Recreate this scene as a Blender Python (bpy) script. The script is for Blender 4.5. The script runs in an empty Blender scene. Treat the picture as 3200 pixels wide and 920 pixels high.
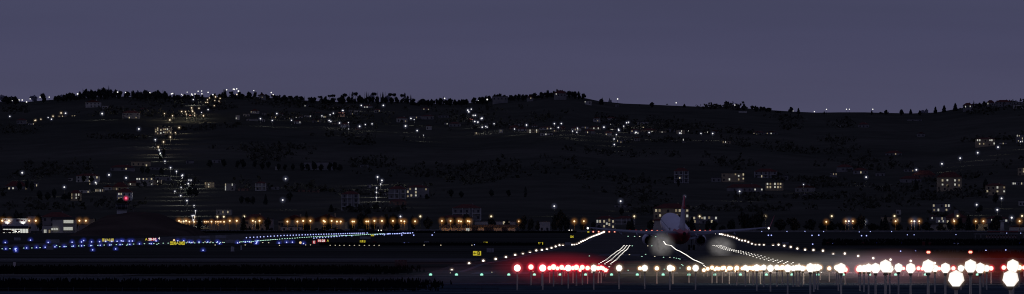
import bpy, bmesh, math, random
from mathutils import Vector, Matrix
R = random.Random(7)
sc = bpy.context.scene
col = sc.collection
F, PX, HY, CZ = 21300.0, 2023.6, 688.0, 6.0      # lens and horizon of the long telephoto; eye 6 m above the water
WATER = 0.7

def lerp(tab, v):
    if v <= tab[0][0]: return tab[0][1]
    for (a, b), (c, d) in zip(tab, tab[1:]):
        if v <= c: return b + (d - b) * (v - a) / (c - a)
    return tab[-1][1]

# ---------------------------------------------------------------- terrain description
FIELD = [(560,866),(600,862),(663,846),(725,827),(786,820),(848,815),(909,808),(970,801),(1031,796),(1093,791.5),(1155,787),
 (1217,785),(1278,782),(1340,778),(1401,774),(1463,770),(1524,768.5),(1771,767),(1850,764),(1944,758.5),(2063,753),
 (2182,747),(2376,740),(2800,732),(3200,726.5),(3700,722)]
RIDGE = [(0,320),(58,321),(97,319),(126,315),(172,312),(259,305),(356,301),(405,303),(518,308),(640,305),(727,301),(802,302),
 (850,308),(915,312),(980,316),(1055,319),(1280,319),(1299,325),(1458,324),(1481,324),(1560,310),(1685,303),(1750,294),(1798,301),
 (1831,306),(1869,316),(1920,323),(2050,328),(2147,333),(2276,335),(2370,342),(2454,348),(2560,353),(2609,353),(2641,350),
 (2722,352),(2835,355),(2907,355),(2949,348),(2981,342),(3078,327),(3200,319)]
D0, D1 = 3700.0, 6800.0
def field_z(D): return CZ - (lerp(FIELD, D) - HY) * D / F
def hill_z(X, D):
    px = PX + F * X / D
    t = (D - D0) / (D1 - D0)
    if t <= 0: return field_z(D)
    if t <= 1:
        py = 722 - (722 - lerp(RIDGE, px)) * t
        w = math.sin(math.pi * t) * 2.2
        return CZ + (HY - py) * D / F + w * math.sin(X * .021 + D * .004) * math.cos(D * .006 + X * .004)
    top = CZ + (HY - lerp(RIDGE, PX + F * X / D)) * D1 / F
    return top - (D - D1) * 0.075
def ground_z(X, D): return field_z(D) if D <= D0 else hill_z(X, D)
def PT(px, py, D): return Vector(((px - PX) * D / F, D, CZ - (py - HY) * D / F))
def WX(px, D): return (px - PX) * D / F
def find_D(px, py, h=0.0, lo=560.0, hi=D1):
    """distance at which something h metres above the ground appears at that height"""
    D = lo
    last = lo
    while D <= hi:
        y = HY - F * (ground_z(WX(px, D), D) + h - CZ) / D
        if y <= py: return D
        last = D
        D += 12 if D < 3700 else 25
    return hi - 15
def on_ground(px, D): X = WX(px, D); return Vector((X, D, ground_z(X, D)))

# ---------------------------------------------------------------- materials
MATS = {}
def new_mat(name):
    m = bpy.data.materials.new(name); m.use_nodes = True
    nt = m.node_tree; nt.nodes.clear()
    out = nt.nodes.new('ShaderNodeOutputMaterial')
    return m, nt, out
def surf(name, c1, c2=None, scale=1.0, rough=.8, stretch=(1,1,1), metallic=0.0, spec=.2, bump=0.0, coords='Object', detail=5):
    if name in MATS: return MATS[name]
    m, nt, out = new_mat(name)
    p = nt.nodes.new('ShaderNodeBsdfPrincipled')
    p.inputs['Roughness'].default_value = rough; p.inputs['Metallic'].default_value = metallic
    p.inputs['Specular IOR Level'].default_value = spec
    tc = nt.nodes.new('ShaderNodeTexCoord'); mp = nt.nodes.new('ShaderNodeMapping'); mp.inputs['Scale'].default_value = stretch
    nz = nt.nodes.new('ShaderNodeTexNoise'); nz.inputs['Scale'].default_value = scale; nz.inputs['Detail'].default_value = detail
    rp = nt.nodes.new('ShaderNodeValToRGB')
    c2 = c2 or tuple(v * .72 for v in c1)
    rp.color_ramp.elements[0].position = .35; rp.color_ramp.elements[1].position = .68
    rp.color_ramp.elements[0].color = (*c1, 1); rp.color_ramp.elements[1].color = (*c2, 1)
    L = nt.links.new
    L(tc.outputs[coords], mp.inputs['Vector']); L(mp.outputs[0], nz.inputs['Vector']); L(nz.outputs['Fac'], rp.inputs[0])
    L(rp.outputs[0], p.inputs['Base Color']); L(p.outputs[0], out.inputs[0])
    if bump:
        b = nt.nodes.new('ShaderNodeBump'); b.inputs['Strength'].default_value = bump
        L(nz.outputs['Fac'], b.inputs['Height']); L(b.outputs[0], p.inputs['Normal'])
    MATS[name] = m; return m
def lamp_mat(name, c, s, var=0.0):
    if name in MATS: return MATS[name]
    m, nt, out = new_mat(name)
    e = nt.nodes.new('ShaderNodeEmission'); e.inputs[0].default_value = (*c, 1); e.inputs[1].default_value = s
    if var:
        tc = nt.nodes.new('ShaderNodeTexCoord'); nz = nt.nodes.new('ShaderNodeTexNoise'); nz.inputs['Scale'].default_value = 3
        mr = nt.nodes.new('ShaderNodeMapRange'); mr.inputs['To Min'].default_value = s*(1-var); mr.inputs['To Max'].default_value = s*(1+var)
        nt.links.new(tc.outputs['Object'], nz.inputs[0]); nt.links.new(nz.outputs['Fac'], mr.inputs[0]); nt.links.new(mr.outputs[0], e.inputs[1])
    nt.links.new(e.outputs[0], out.inputs[0])
    m.cycles.emission_sampling = 'NONE'
    MATS[name] = m; return m
def rim_mat(name, core, rim, s, p=1.4):
    """frosted globe: hot core, coloured towards its edge"""
    if name in MATS: return MATS[name]
    m, nt, out = new_mat(name)
    e = nt.nodes.new('ShaderNodeEmission'); e.inputs[1].default_value = s
    lw = nt.nodes.new('ShaderNodeLayerWeight'); lw.inputs[0].default_value = .5
    pw = nt.nodes.new('ShaderNodeMath'); pw.operation = 'POWER'; pw.inputs[1].default_value = p
    mx = nt.nodes.new('ShaderNodeMix'); mx.data_type = 'RGBA'
    mx.inputs[6].default_value = (*core, 1); mx.inputs[7].default_value = (*rim, 1)
    L = nt.links.new
    L(lw.outputs['Facing'], pw.inputs[0]); L(pw.outputs[0], mx.inputs[0]); L(mx.outputs[2], e.inputs[0]); L(e.outputs[0], out.inputs[0])
    m.cycles.emission_sampling = 'NONE'
    MATS[name] = m; return m
def glow_mat(name, c, s, p=5.0, noise=0.0):
    """see-through shell whose own emission paints the glow around a lamp"""
    if name in MATS: return MATS[name]
    m, nt, out = new_mat(name)
    tr = nt.nodes.new('ShaderNodeBsdfTransparent'); e = nt.nodes.new('ShaderNodeEmission'); ad = nt.nodes.new('ShaderNodeAddShader')  # transparent plus emission: the glow is painted, not scattered
    e.inputs[0].default_value = (*c, 1)
    tco = nt.nodes.new('ShaderNodeTexCoord'); geo = nt.nodes.new('ShaderNodeNewGeometry'); vt = nt.nodes.new('ShaderNodeVectorTransform')
    vt.vector_type = 'VECTOR'; vt.convert_from = 'WORLD'; vt.convert_to = 'OBJECT'
    nm = nt.nodes.new('ShaderNodeVectorMath'); nm.operation = 'NORMALIZE'; dt = nt.nodes.new('ShaderNodeVectorMath'); dt.operation = 'DOT_PRODUCT'
    a = nt.nodes.new('ShaderNodeMath'); a.operation = 'ABSOLUTE'
    b = nt.nodes.new('ShaderNodeMath'); b.operation = 'POWER'; b.inputs[1].default_value = p
    d = nt.nodes.new('ShaderNodeMath'); d.operation = 'MULTIPLY'; d.inputs[1].default_value = s
    L = nt.links.new
    L(geo.outputs['Incoming'], vt.inputs[0]); L(vt.outputs[0], nm.inputs[0]); L(nm.outputs[0], dt.inputs[0]); L(tco.outputs['Object'], dt.inputs[1])
    L(dt.outputs['Value'], a.inputs[0]); L(a.outputs[0], b.inputs[0]); L(b.outputs[0], d.inputs[0])
    last = d
    if noise:
        tc = nt.nodes.new('ShaderNodeTexCoord'); nz = nt.nodes.new('ShaderNodeTexNoise'); nz.inputs['Scale'].default_value = 2.2; nz.inputs['Detail'].default_value = 6
        mr = nt.nodes.new('ShaderNodeMapRange'); mr.inputs['From Min'].default_value=.3; mr.inputs['From Max'].default_value=.7
        mr.inputs['To Min'].default_value = 1-noise; mr.inputs['To Max'].default_value = 1+noise
        mm = nt.nodes.new('ShaderNodeMath'); mm.operation = 'MULTIPLY'
        L(tc.outputs['Object'], nz.inputs[0]); L(nz.outputs['Fac'], mr.inputs[0]); L(mr.outputs[0], mm.inputs[0]); L(d.outputs[0], mm.inputs[1]); last = mm
    L(last.outputs[0], e.inputs[1]); L(tr.outputs[0], ad.inputs[0]); L(e.outputs[0], ad.inputs[1]); L(ad.outputs[0], out.inputs[0])
    m.cycles.emission_sampling = 'NONE'
    MATS[name] = m; return m

# ---------------------------------------------------------------- object helpers
def link(name, me, parent=None, loc=None, mat=None):
    o = bpy.data.objects.new(name, me); col.objects.link(o)
    if parent is not None: o.parent = parent
    if loc is not None: o.location = loc
    if mat is not None and me is not None and not me.materials: me.materials.append(mat)
    return o
def tag(o, label=None, cat=None, group=None, kind=None):
    if label: o['label'] = label
    if cat: o['category'] = cat
    if group: o['group'] = group
    if kind: o['kind'] = kind
    return o
def empty(name, loc, cat=None, label=None, group=None, rz=0.0):
    o = bpy.data.objects.new(name, None); col.objects.link(o); o.location = loc; o.rotation_euler = (0,0,rz)
    o.empty_display_size = .5
    return tag(o, label, cat, group)
def from_bm(name, bm, smooth=False):
    me = bpy.data.meshes.new(name); bm.to_mesh(me); bm.free()
    if smooth:
        for p in me.polygons: p.use_smooth = True
    return me
def bm_box(bm, x0,x1,y0,y1,z0,z1, mi=0):
    vs = [bm.verts.new(v) for v in ((x0,y0,z0),(x1,y0,z0),(x1,y1,z0),(x0,y1,z0),(x0,y0,z1),(x1,y0,z1),(x1,y1,z1),(x0,y1,z1))]
    for f in ((0,1,5,4),(1,2,6,5),(2,3,7,6),(3,0,4,7),(4,5,6,7),(3,2,1,0)):
        fc = bm.faces.new([vs[i] for i in f]); fc.material_index = mi
def bm_cyl(bm, r0, r1, p0, p1, n=8):
    p0, p1 = Vector(p0), Vector(p1); d = (p1-p0).normalized()
    u = d.orthogonal().normalized(); v = d.cross(u)
    a = [bm.verts.new(p0 + (u*math.cos(t)+v*math.sin(t))*r0) for t in [2*math.pi*i/n for i in range(n)]]
    b = [bm.verts.new(p1 + (u*math.cos(t)+v*math.sin(t))*r1) for t in [2*math.pi*i/n for i in range(n)]]
    for i in range(n): bm.faces.new((a[i], a[(i+1)%n], b[(i+1)%n], b[i]))
    bm.faces.new(b); bm.faces.new(a[::-1])
def boxmesh(name, *dims, mat=None):
    bm = bmesh.new(); bm_box(bm, *dims); me = from_bm(name, bm)
    if mat: me.materials.append(mat)
    return me
def cylmesh(name, r0, r1, p0, p1, n=8, mat=None):
    bm = bmesh.new(); bm_cyl(bm, r0, r1, p0, p1, n); me = from_bm(name, bm, True)
    if mat: me.materials.append(mat)
    return me
def sphere_mesh(name, seg, ring, mat, smooth=True, flat=1.0):
    bm = bmesh.new(); bmesh.ops.create_uvsphere(bm, u_segments=seg, v_segments=ring, radius=1)
    if flat != 1.0:
        for v in bm.verts: v.co.z *= flat
    me = from_bm(name, bm, smooth); me.materials.append(mat); return me
ORD = {1:'first',2:'second',3:'third',4:'fourth',5:'fifth',6:'sixth',7:'seventh',8:'eighth',9:'ninth',10:'tenth'}
def ordinal(n):
    if n in ORD: return ORD[n]
    s = 'th' if 10 <= n % 100 <= 20 else {1:'st',2:'nd',3:'rd'}.get(n % 10, 'th')
    return f'{n}{s}'
SERIES = {}
def series(o, key, px, fmt): SERIES.setdefault(key, []).append((px, o, fmt))   # labels that count from the left are given at the end
def crop(ox, oy, s, pts): return [(ox + p[0]/s, oy + p[1]/s) + tuple(p[2:]) for p in pts]

# ---------------------------------------------------------------- world and camera
w = bpy.data.worlds.new('World'); sc.world = w; w.use_nodes = True
nt = w.node_tree; nt.nodes.clear(); L = nt.links.new
out = nt.nodes.new('ShaderNodeOutputWorld'); bg = nt.nodes.new('ShaderNodeBackground')
sky = nt.nodes.new('ShaderNodeTexSky'); sky.sky_type = 'NISHITA'; sky.sun_disc = False
sky.sun_elevation = math.radians(-6); sky.sun_rotation = math.radians(230); sky.air_density = 1.5; sky.dust_density = 2
tc = nt.nodes.new('ShaderNodeTexCoord'); sep = nt.nodes.new('ShaderNodeSeparateXYZ')
rp = nt.nodes.new('ShaderNodeValToRGB')
e = rp.color_ramp.elements
e[0].position = 0.0; e[0].color = (.068,.067,.118,1)
e[1].position = 1.0; e[1].color = (.052,.056,.118,1)
for pos, c in ((.018,(.066,.065,.118)), (.026,(.061,.061,.117)), (.034,(.058,.060,.113))):
    k = rp.color_ramp.elements.new(pos); k.color = (*c,1)
mp = nt.nodes.new('ShaderNodeMapping'); mp.inputs['Scale'].default_value = (8, 8, 95); mp.inputs['Rotation'].default_value = (0, math.radians(3.5), 0)
nz = nt.nodes.new('ShaderNodeTexNoise'); nz.inputs['Scale'].default_value = 1.6; nz.inputs['Detail'].default_value = 3
mr = nt.nodes.new('ShaderNodeMapRange'); mr.inputs['To Min'].default_value = .955; mr.inputs['To Max'].default_value = 1.045
mr.inputs['From Min'].default_value = .3; mr.inputs['From Max'].default_value = .7
L(tc.outputs['Generated'], sep.inputs[0]); L(sep.outputs['Z'], rp.inputs[0]); L(tc.outputs['Generated'], mp.inputs[0]); L(mp.outputs[0], nz.inputs[0]); L(nz.outputs['Fac'], mr.inputs[0])
sc1 = nt.nodes.new('ShaderNodeVectorMath'); sc1.operation = 'SCALE'; L(rp.outputs[0], sc1.inputs[0]); L(mr.outputs[0], sc1.inputs['Scale'])
sc2 = nt.nodes.new('ShaderNodeVectorMath'); sc2.operation = 'SCALE'; L(sky.outputs[0], sc2.inputs[0]); sc2.inputs['Scale'].default_value = .05
ad = nt.nodes.new('ShaderNodeVectorMath'); ad.operation = 'ADD'; L(sc1.outputs[0], ad.inputs[0]); L(sc2.outputs[0], ad.inputs[1])
L(ad.outputs[0], bg.inputs[0]); bg.inputs[1].default_value = 1.03; L(bg.outputs[0], out.inputs[0])

cd = bpy.data.cameras.new('camera'); cam = bpy.data.objects.new('camera', cd); col.objects.link(cam)
cam.location = (0,0,CZ); cam.rotation_euler = (math.radians(90),0,0)
cd.sensor_width = 36; cd.lens = F/3200*36; cd.shift_x = (1600-PX)/3200; cd.shift_y = (HY-460)/3200
cd.clip_start = 1; cd.clip_end = 80000
sc.camera = cam
sc.view_settings.view_transform = 'Standard'; sc.view_settings.look = 'None'; sc.view_settings.exposure = 0
sc.cycles.use_denoising = True; sc.cycles.transparent_max_bounces = 128; sc.cycles.max_bounces = 4
sc.cycles.sample_clamp_indirect = 2; sc.cycles.filter_width = 1.05

# ---------------------------------------------------------------- ground sheets
def grid_sheet(name, xs, ys, zf, mat, label=None, parent=None):
    bm = bmesh.new()
    V = [[bm.verts.new((x if not callable(xs) else x, y, zf(x, y))) for x in xs] for y in ys]
    for a, b in zip(V, V[1:]):
        for i in range(len(xs)-1): bm.faces.new((a[i], a[i+1], b[i+1], b[i]))
    me = from_bm(name, bm, True); me.materials.append(mat)
    return tag(link(name, me), label, kind='structure')
grass_dark = surf('night_grass', (.018,.019,.016), (.075,.076,.068), .035, stretch=(.25,1.6,1), rough=1, spec=0)
def field_h(x, y):
    if y < 560: return field_z(560)
    return field_z(y)
FY = sorted(set([575] + [a for a, b in FIELD if a > 575] + list(range(600, 3700, 40)) + [3700]))
grid_sheet('ground', [-2600,-1200,-700,-400,-250,-120,-60,0,60,120,250,400,700,1200,2600], FY, field_h, grass_dark, 'dark airfield grass between the runway and the taxiways')
# shore bank
bank = surf('shore_bank', (.07,.075,.08), (.10,.105,.11), .6, rough=1, spec=0)
bm = bmesh.new()
xs = [-2600] + [i*6 for i in range(-60, 61)] + [2600]
rr = random.Random(3)
top = [bm.verts.new((x, 575, field_z(575))) for x in xs]
mid = [bm.verts.new((x, 572 + rr.uniform(-1.5,1.5), .78)) for x in xs]
bot = [bm.verts.new((x, 566 + rr.uniform(-2,2), -1.2)) for x in xs]
for a, b in ((bot, mid), (mid, top)):
    for i in range(len(xs)-1): bm.faces.new((a[i], a[i+1], b[i+1], b[i]))
me = from_bm('shore_bank', bm); me.materials.append(bank); tag(link('shore', me), 'low earth bank where the airfield meets the water', kind='structure')

# water
m, nt, out = new_mat('night_water')
p = nt.nodes.new('ShaderNodeBsdfPrincipled'); p.inputs['Roughness'].default_value = .8; p.inputs['Specular IOR Level'].default_value = 0
tc = nt.nodes.new('ShaderNodeTexCoord'); mp = nt.nodes.new('ShaderNodeMapping'); mp.inputs['Scale'].default_value = (.06,.42,1)
nz = nt.nodes.new('ShaderNodeTexNoise'); nz.inputs['Scale'].default_value = 1.0; nz.inputs['Detail'].default_value = 8; nz.inputs['Roughness'].default_value=.7
rp = nt.nodes.new('ShaderNodeValToRGB'); rp.color_ramp.elements[0].position=.45; rp.color_ramp.elements[1].position=.58
rp.color_ramp.elements[0].color=(.018,.026,.036,1); rp.color_ramp.elements[1].color=(.085,.12,.15,1)
bp = nt.nodes.new('ShaderNodeBump'); bp.inputs['Strength'].default_value=.5; bp.inputs['Distance'].default_value=.3
L = nt.links.new
L(tc.outputs['Object'], mp.inputs[0]); L(mp.outputs[0], nz.inputs[0]); L(nz.outputs['Fac'], rp.inputs[0]); L(rp.outputs[0], p.inputs['Base Color'])
L(nz.outputs['Fac'], bp.inputs['Height']); L(bp.outputs[0], p.inputs['Normal']); L(p.outputs[0], out.inputs[0])
bm = bmesh.new(); vs = [bm.verts.new(v) for v in ((-3000,-400,WATER),(3000,-400,WATER),(3000,575,WATER),(-3000,575,WATER))]; bm.faces.new(vs)
me = from_bm('water', bm); me.materials.append(m); tag(link('water', me), 'dark blue rippled water below the approach lights', kind='structure')

# hills
hill_mat = surf('hillside', (.052,.054,.044), (.082,.080,.066), .0022, stretch=(.5,1.3,1), rough=1, spec=0, detail=4)
_nt = hill_mat.node_tree; _p = [n for n in _nt.nodes if n.type == 'BSDF_PRINCIPLED'][0]; _r = [n for n in _nt.nodes if n.type == 'VALTORGB'][0]
_tc = _nt.nodes.new('ShaderNodeTexCoord'); _mp = _nt.nodes.new('ShaderNodeMapping'); _mp.inputs['Scale'].default_value = (1.0, .7, 1); _mp.inputs['Rotation'].default_value = (0,0,.35)
_nz = _nt.nodes.new('ShaderNodeTexNoise'); _nz.inputs['Scale'].default_value = .028; _nz.inputs['Detail'].default_value = 10; _nz.inputs['Roughness'].default_value = .65
_mr = _nt.nodes.new('ShaderNodeMapRange'); _mr.inputs['From Min'].default_value = .35; _mr.inputs['From Max'].default_value = .68; _mr.inputs['To Min'].default_value = .78; _mr.inputs['To Max'].default_value = 1.15
_vs = _nt.nodes.new('ShaderNodeVectorMath'); _vs.operation = 'SCALE'
_nt.links.new(_tc.outputs['Object'], _mp.inputs[0]); _nt.links.new(_mp.outputs[0], _nz.inputs[0]); _nt.links.new(_nz.outputs['Fac'], _mr.inputs[0])
_nt.links.new(_r.outputs[0], _vs.inputs[0]); _nt.links.new(_mr.outputs[0], _vs.inputs['Scale']); _nt.links.new(_vs.outputs[0], _p.inputs['Base Color'])
hx = [-2400 + i*24 for i in range(0, 176)]
hy = [D0 + (D1-D0)*i/90 for i in range(91)] + [6900, 7200, 7800, 8400]
grid_sheet('hills', hx, hy, lambda x, y: hill_z(x, y), hill_mat, 'dark wooded hillside rising behind the town')
far_mat = surf('far_hills', (.05,.05,.07), (.06,.06,.08), .002, rough=1, spec=0)
def far_z(x, y):
    px = PX + F*x/y
    yy = lerp([(-500,316),(0,317),(120,322),(300,318),(520,316),(700,318),(900,326),(1300,345),(3200,370)], px)
    return CZ + (HY-yy)*y/F if y > 9000 else -20
grid_sheet('distant_hills', [-3000+i*60 for i in range(100)], [8400, 9600, 9900], far_z, far_mat, 'farther ridge just behind the skyline on the left')

# asphalt surfaces laid on the field
asphalt = surf('runway_asphalt', (.022,.023,.022), (.095,.095,.09), .045, stretch=(.22,1.3,1), rough=.95, spec=.02)
taxi = surf('taxiway_asphalt', (.055,.057,.056), (.10,.10,.10), .03, stretch=(.2,1.2,1), rough=.95, spec=.02)
def strip(name, x0f, x1f, d0, d1, lift, mat, label, n=40):
    bm = bmesh.new()
    ds = sorted(set([d0, d1] + [a for a, b in FIELD if d0 < a < d1] + [d0 + (d1-d0)*i/n for i in range(n+1)]))
    V = []
    for d in ds:
        a, b = x0f(d), x1f(d)
        V.append([bm.verts.new((a+(b-a)*i/8, d, ground_z(0, d)+lift)) for i in range(9)])
    for a, b in zip(V, V[1:]):
        for i in range(8): bm.faces.new((a[i], a[i+1], b[i+1], b[i]))
    me = from_bm(name, bm, True); me.materials.append(mat)
    return tag(link(name, me), label, kind='structure')
strip('runway', lambda d:-20.5, lambda d:29.6, 596, 3190, .03, asphalt, 'long undulating runway running away from the water')
strip('blast_pad', lambda d:-30, lambda d:45, 577, 595, .03, taxi, 'paved pad before the runway threshold')
strip('taxiway', lambda d: lerp([(1000,-170),(1500,-160),(2100,-150),(3300,-145)], d)-16+0, lambda d: lerp([(1000,-170),(1500,-160),(2100,-150),(3300,-145)], d)+30, 1150, 3300, .03, taxi, 'taxiway crossing the field on the left')
strip('service_road', lambda d:-300, lambda d:-45.5, 588, 612, .03, taxi, 'paved road along the water on the left')
strip('crossing_taxiway', lambda d:-300, lambda d:-21, 800, 905, .03, taxi, 'paved strip joining the runway from the left')
strip('apron_road', lambda d:30, lambda d:300, 870, 960, .03, taxi, 'paved strip joining the runway from the right')
strip('boundary_road', lambda d:-500, lambda d:400, 3320, 3345, .03, taxi, 'road along the airfield boundary')
paint = surf('worn_white_paint', (.10,.10,.11), (.20,.20,.21), .8, rough=.9, spec=0)
bm = bmesh.new()
def paint_quad(bm, x0, x1, d0, d1):
    n = max(1, int((d1-d0)/12)); 
    for i in range(n):
        a, b = d0+(d1-d0)*i/n, d0+(d1-d0)*(i+1)/n
        za, zb = field_z(a)+.045, field_z(b)+.045
        bm.faces.new([bm.verts.new(v) for v in ((x0,a,za),(x1,a,za),(x1,b,zb),(x0,b,zb))])
for i in range(6):
    for s in (-1, 1): x = 4.9 + s*(3+i*3.4); paint_quad(bm, x-.9, x+.9, 612, 642)
for d in range(670, 3100, 60): paint_quad(bm, 4.5, 5.0, d, d+30)
for s in (-1, 1): paint_quad(bm, 4.9+s*9-3, 4.9+s*9+3, 980, 1025); 
for x in (-17.6, 27.2): paint_quad(bm, x-.3, x+.3, 640, 3100)
me = from_bm('runway_markings', bm); me.materials.append(paint); tag(link('runway_markings', me), 'worn white painted stripes and bars on the runway', kind='structure')

# ---------------------------------------------------------------- trees
leafA = surf('night_foliage', (.035,.042,.040), (.055,.062,.055), 1.2, rough=1, spec=0)
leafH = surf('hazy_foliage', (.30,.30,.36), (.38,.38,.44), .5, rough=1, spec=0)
bark = surf('bark', (.05,.045,.04), (.03,.028,.025), 3, rough=1, spec=0)
def leafq(bm, p, s, rnd):
    n = Vector((rnd.uniform(-1,1), rnd.uniform(-1,1), rnd.uniform(-.6,1))).normalized()
    u = n.orthogonal().normalized(); v = n.cross(u); a = rnd.uniform(0, 6.28)
    u, v = u*math.cos(a)+v*math.sin(a), v*math.cos(a)-u*math.sin(a)
    k = rnd.uniform(.6, 1.3)*s
    bm.faces.new([bm.verts.new(p + q) for q in (u*k, v*k*.7, -u*k, -v*k*.8)])
def crown_mesh(kind, seed, hazy=False):
    """crown and trunk of a unit tree: height 1, width 1"""
    rnd = random.Random(seed); bm = bmesh.new()
    if kind in ('round', 'poplar'):
        lobes = [(Vector((rnd.uniform(-.26,.26), rnd.uniform(-.26,.26), rnd.uniform(.36,.76))), rnd.uniform(.17,.27)) for _ in range(11)]
        lobes.append((Vector((0,0,.55)), .36)); lobes.append((Vector((rnd.uniform(-.1,.1),0,.8)), .19)); lobes.append((Vector((rnd.uniform(-.2,.2),0,.3)), .25))
        for c, r in lobes:
            for _ in range(60):
                d = Vector((rnd.gauss(0,1), rnd.gauss(0,1), rnd.gauss(0,1))).normalized()
                leafq(bm, c + d*r*rnd.uniform(.3,1.03), .085, rnd)
    elif kind == 'conifer':
        T = 11
        for t in range(T):
            z = .1 + .84*t/(T-1); r = .5*(1-t/(T-.3))**.8 * (1 if t else .8)
            nb = 9
            for b in range(nb):
                a = 6.28*b/nb + rnd.uniform(-.3,.3); rr_ = r*rnd.uniform(.75,1.1)
                for k in range(7):
                    f = (k+.6)/7
                    leafq(bm, Vector((math.cos(a)*rr_*f, math.sin(a)*rr_*f, z - .045*f + rnd.uniform(-.02,.02))), .075, rnd)
        for _ in range(60): leafq(bm, Vector((rnd.uniform(-.05,.05), rnd.uniform(-.05,.05), rnd.uniform(.2,.98))), .04, rnd)
    elif kind == 'umbrella':
        for j in range(7):
            a = 6.28*j/7; c = Vector((math.cos(a)*rnd.uniform(.2,.33), math.sin(a)*rnd.uniform(.2,.33), .8+rnd.uniform(-.06,.05)))
            for _ in range(45):
                d = Vector((rnd.gauss(0,1), rnd.gauss(0,1), rnd.gauss(0,.55))).normalized()
                leafq(bm, c + Vector((d.x*.2, d.y*.2, d.z*.13))*rnd.uniform(.3,1), .075, rnd)
    elif kind == 'cypress':
        for _ in range(330):
            z = rnd.uniform(.06,1); r = .46*math.sin(math.pi*min(1,(z*.92+.1)))**.6
            a = rnd.uniform(0,6.28); leafq(bm, Vector((math.cos(a)*r*rnd.uniform(.3,1), math.sin(a)*r*rnd.uniform(.3,1), z)), .075, rnd)
    elif kind == 'bush':
        for _ in range(9):
            c = Vector((rnd.uniform(-.3,.3), rnd.uniform(-.3,.3), rnd.uniform(.2,.6)))
            for _ in range(40):
                d = Vector((rnd.gauss(0,1), rnd.gauss(0,1), rnd.gauss(0,1))).normalized(); q = c + d*.24*rnd.uniform(.4,1)
                q.z = max(.02, q.z); leafq(bm, q, .09, rnd)
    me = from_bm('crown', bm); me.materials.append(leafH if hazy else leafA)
    bm = bmesh.new(); top = {'round':.5,'poplar':.6,'conifer':.9,'umbrella':.74,'cypress':.5,'bush':.3}[kind]
    bm_cyl(bm, .035, .018, (0,0,-.04), (0,0,top), 6)
    for _ in range(5 if kind != 'bush' else 2):
        a = rnd.uniform(0,6.28); z0 = top*rnd.uniform(.5,.9)
        bm_cyl(bm, .014, .006, (0,0,z0), (math.cos(a)*.22, math.sin(a)*.22, min(.85, z0+.16)), 4)
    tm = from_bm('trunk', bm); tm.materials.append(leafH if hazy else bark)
    return me, tm
TREES = {}
for k in ('round','poplar','conifer','umbrella','cypress','bush'):
    for i in range(3): TREES[(k,i,False)] = crown_mesh(k, hash_ := 11*i + len(k)*7)
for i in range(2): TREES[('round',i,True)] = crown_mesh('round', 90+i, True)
NAMES = {'round':'broadleaf_tree','poplar':'poplar_tree','conifer':'conifer_tree','umbrella':'umbrella_pine','cypress':'cypress_tree','bush':'bush'}
DESC = {'round':'dark rounded broadleaf tree','poplar':'tall dark leafy tree','conifer':'dark pointed conifer','umbrella':'flat topped umbrella pine','cypress':'slim upright cypress','bush':'low dark bush'}
def tree(px, top, width, base, kind, where, D=None, hazy=False, z=None):
    if D is None: D = find_D(px, base)
    p = on_ground(px, D) if z is None else Vector((WX(px, D), D, z))
    ztop = CZ - (top-HY)*D/F; h = max(2.0, ztop - p.z); wm = width*D/F
    o = empty(NAMES[kind], p, 'bush' if kind == 'bush' else 'tree', rz=R.uniform(0,6.28))
    v = R.randrange(2 if hazy else 3); cm, tm = TREES[('round' if hazy else kind, v, hazy)]
    a = link('crown', cm, o); b = link('trunk', tm, o)
    a.scale = (wm*1.05, wm*1.05, h*1.03); b.scale = (max(wm, h*.35), max(wm, h*.35), h)
    o['group'] = 'trees ' + where
    pre = 'pale hazy far-off tree' if hazy else DESC[kind]
    series(o, pre+where, px, pre + ' ' + where + ', {} of its kind from left')
    return o
S1 = 3.0875
def ridge_tree(px, top, width, kind, hazy=False):
    ry = lerp(RIDGE, px)
    if hazy:
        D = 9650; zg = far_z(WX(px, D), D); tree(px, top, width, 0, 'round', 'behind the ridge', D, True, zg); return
    tree(px, top, width, ry+2, kind, 'on the skyline ridge', D1-20-R.uniform(0,60))
rt = []
def add(ox, oy, items):
    for it in items:
        x, y, wd = it[:3]; k = it[3] if len(it) > 3 else 'r'
        rt.append((ox + x/S1, oy + y/S1, wd/S1, k))
add(0,240,[(50,186,75),(88,196,60),(150,192,72),(15,175,60,'h'),(45,185,40,'h'),(330,180,80,'h'),(110,187,40,'h'),(595,175,90,'h'),(630,180,60,'h'),(770,155,40,'h'),(1330,137,75,'h'),(1640,182,40,'h'),(1722,175,40,'h'),(1815,173,38,'h'),(1070,150,40,'h'),
 (420,160,55),(565,185,40),(590,196,40),(615,200,50),(648,180,40),(670,155,45),(705,158,50),(738,182,45),(825,120,55),(857,140,50),(885,125,60),(915,135,50),(948,118,45),(975,125,40),(1005,108,70),(1038,122,50),(1090,160,40),(1115,132,60),(1145,165,40),(1230,142,60),(1268,140,9,'y'),(1320,150,50),(1358,150,50),(1400,130,90),(1440,145,60),(1475,148,60),(1500,140,60),(1525,128,60),(1555,160,50),(1572,128,8,'y'),(1590,170,50),(1680,155,28,'c'),(1710,175,50),(1760,195,40),(800,118,9,'y'),(1080,130,8,'y')])
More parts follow.
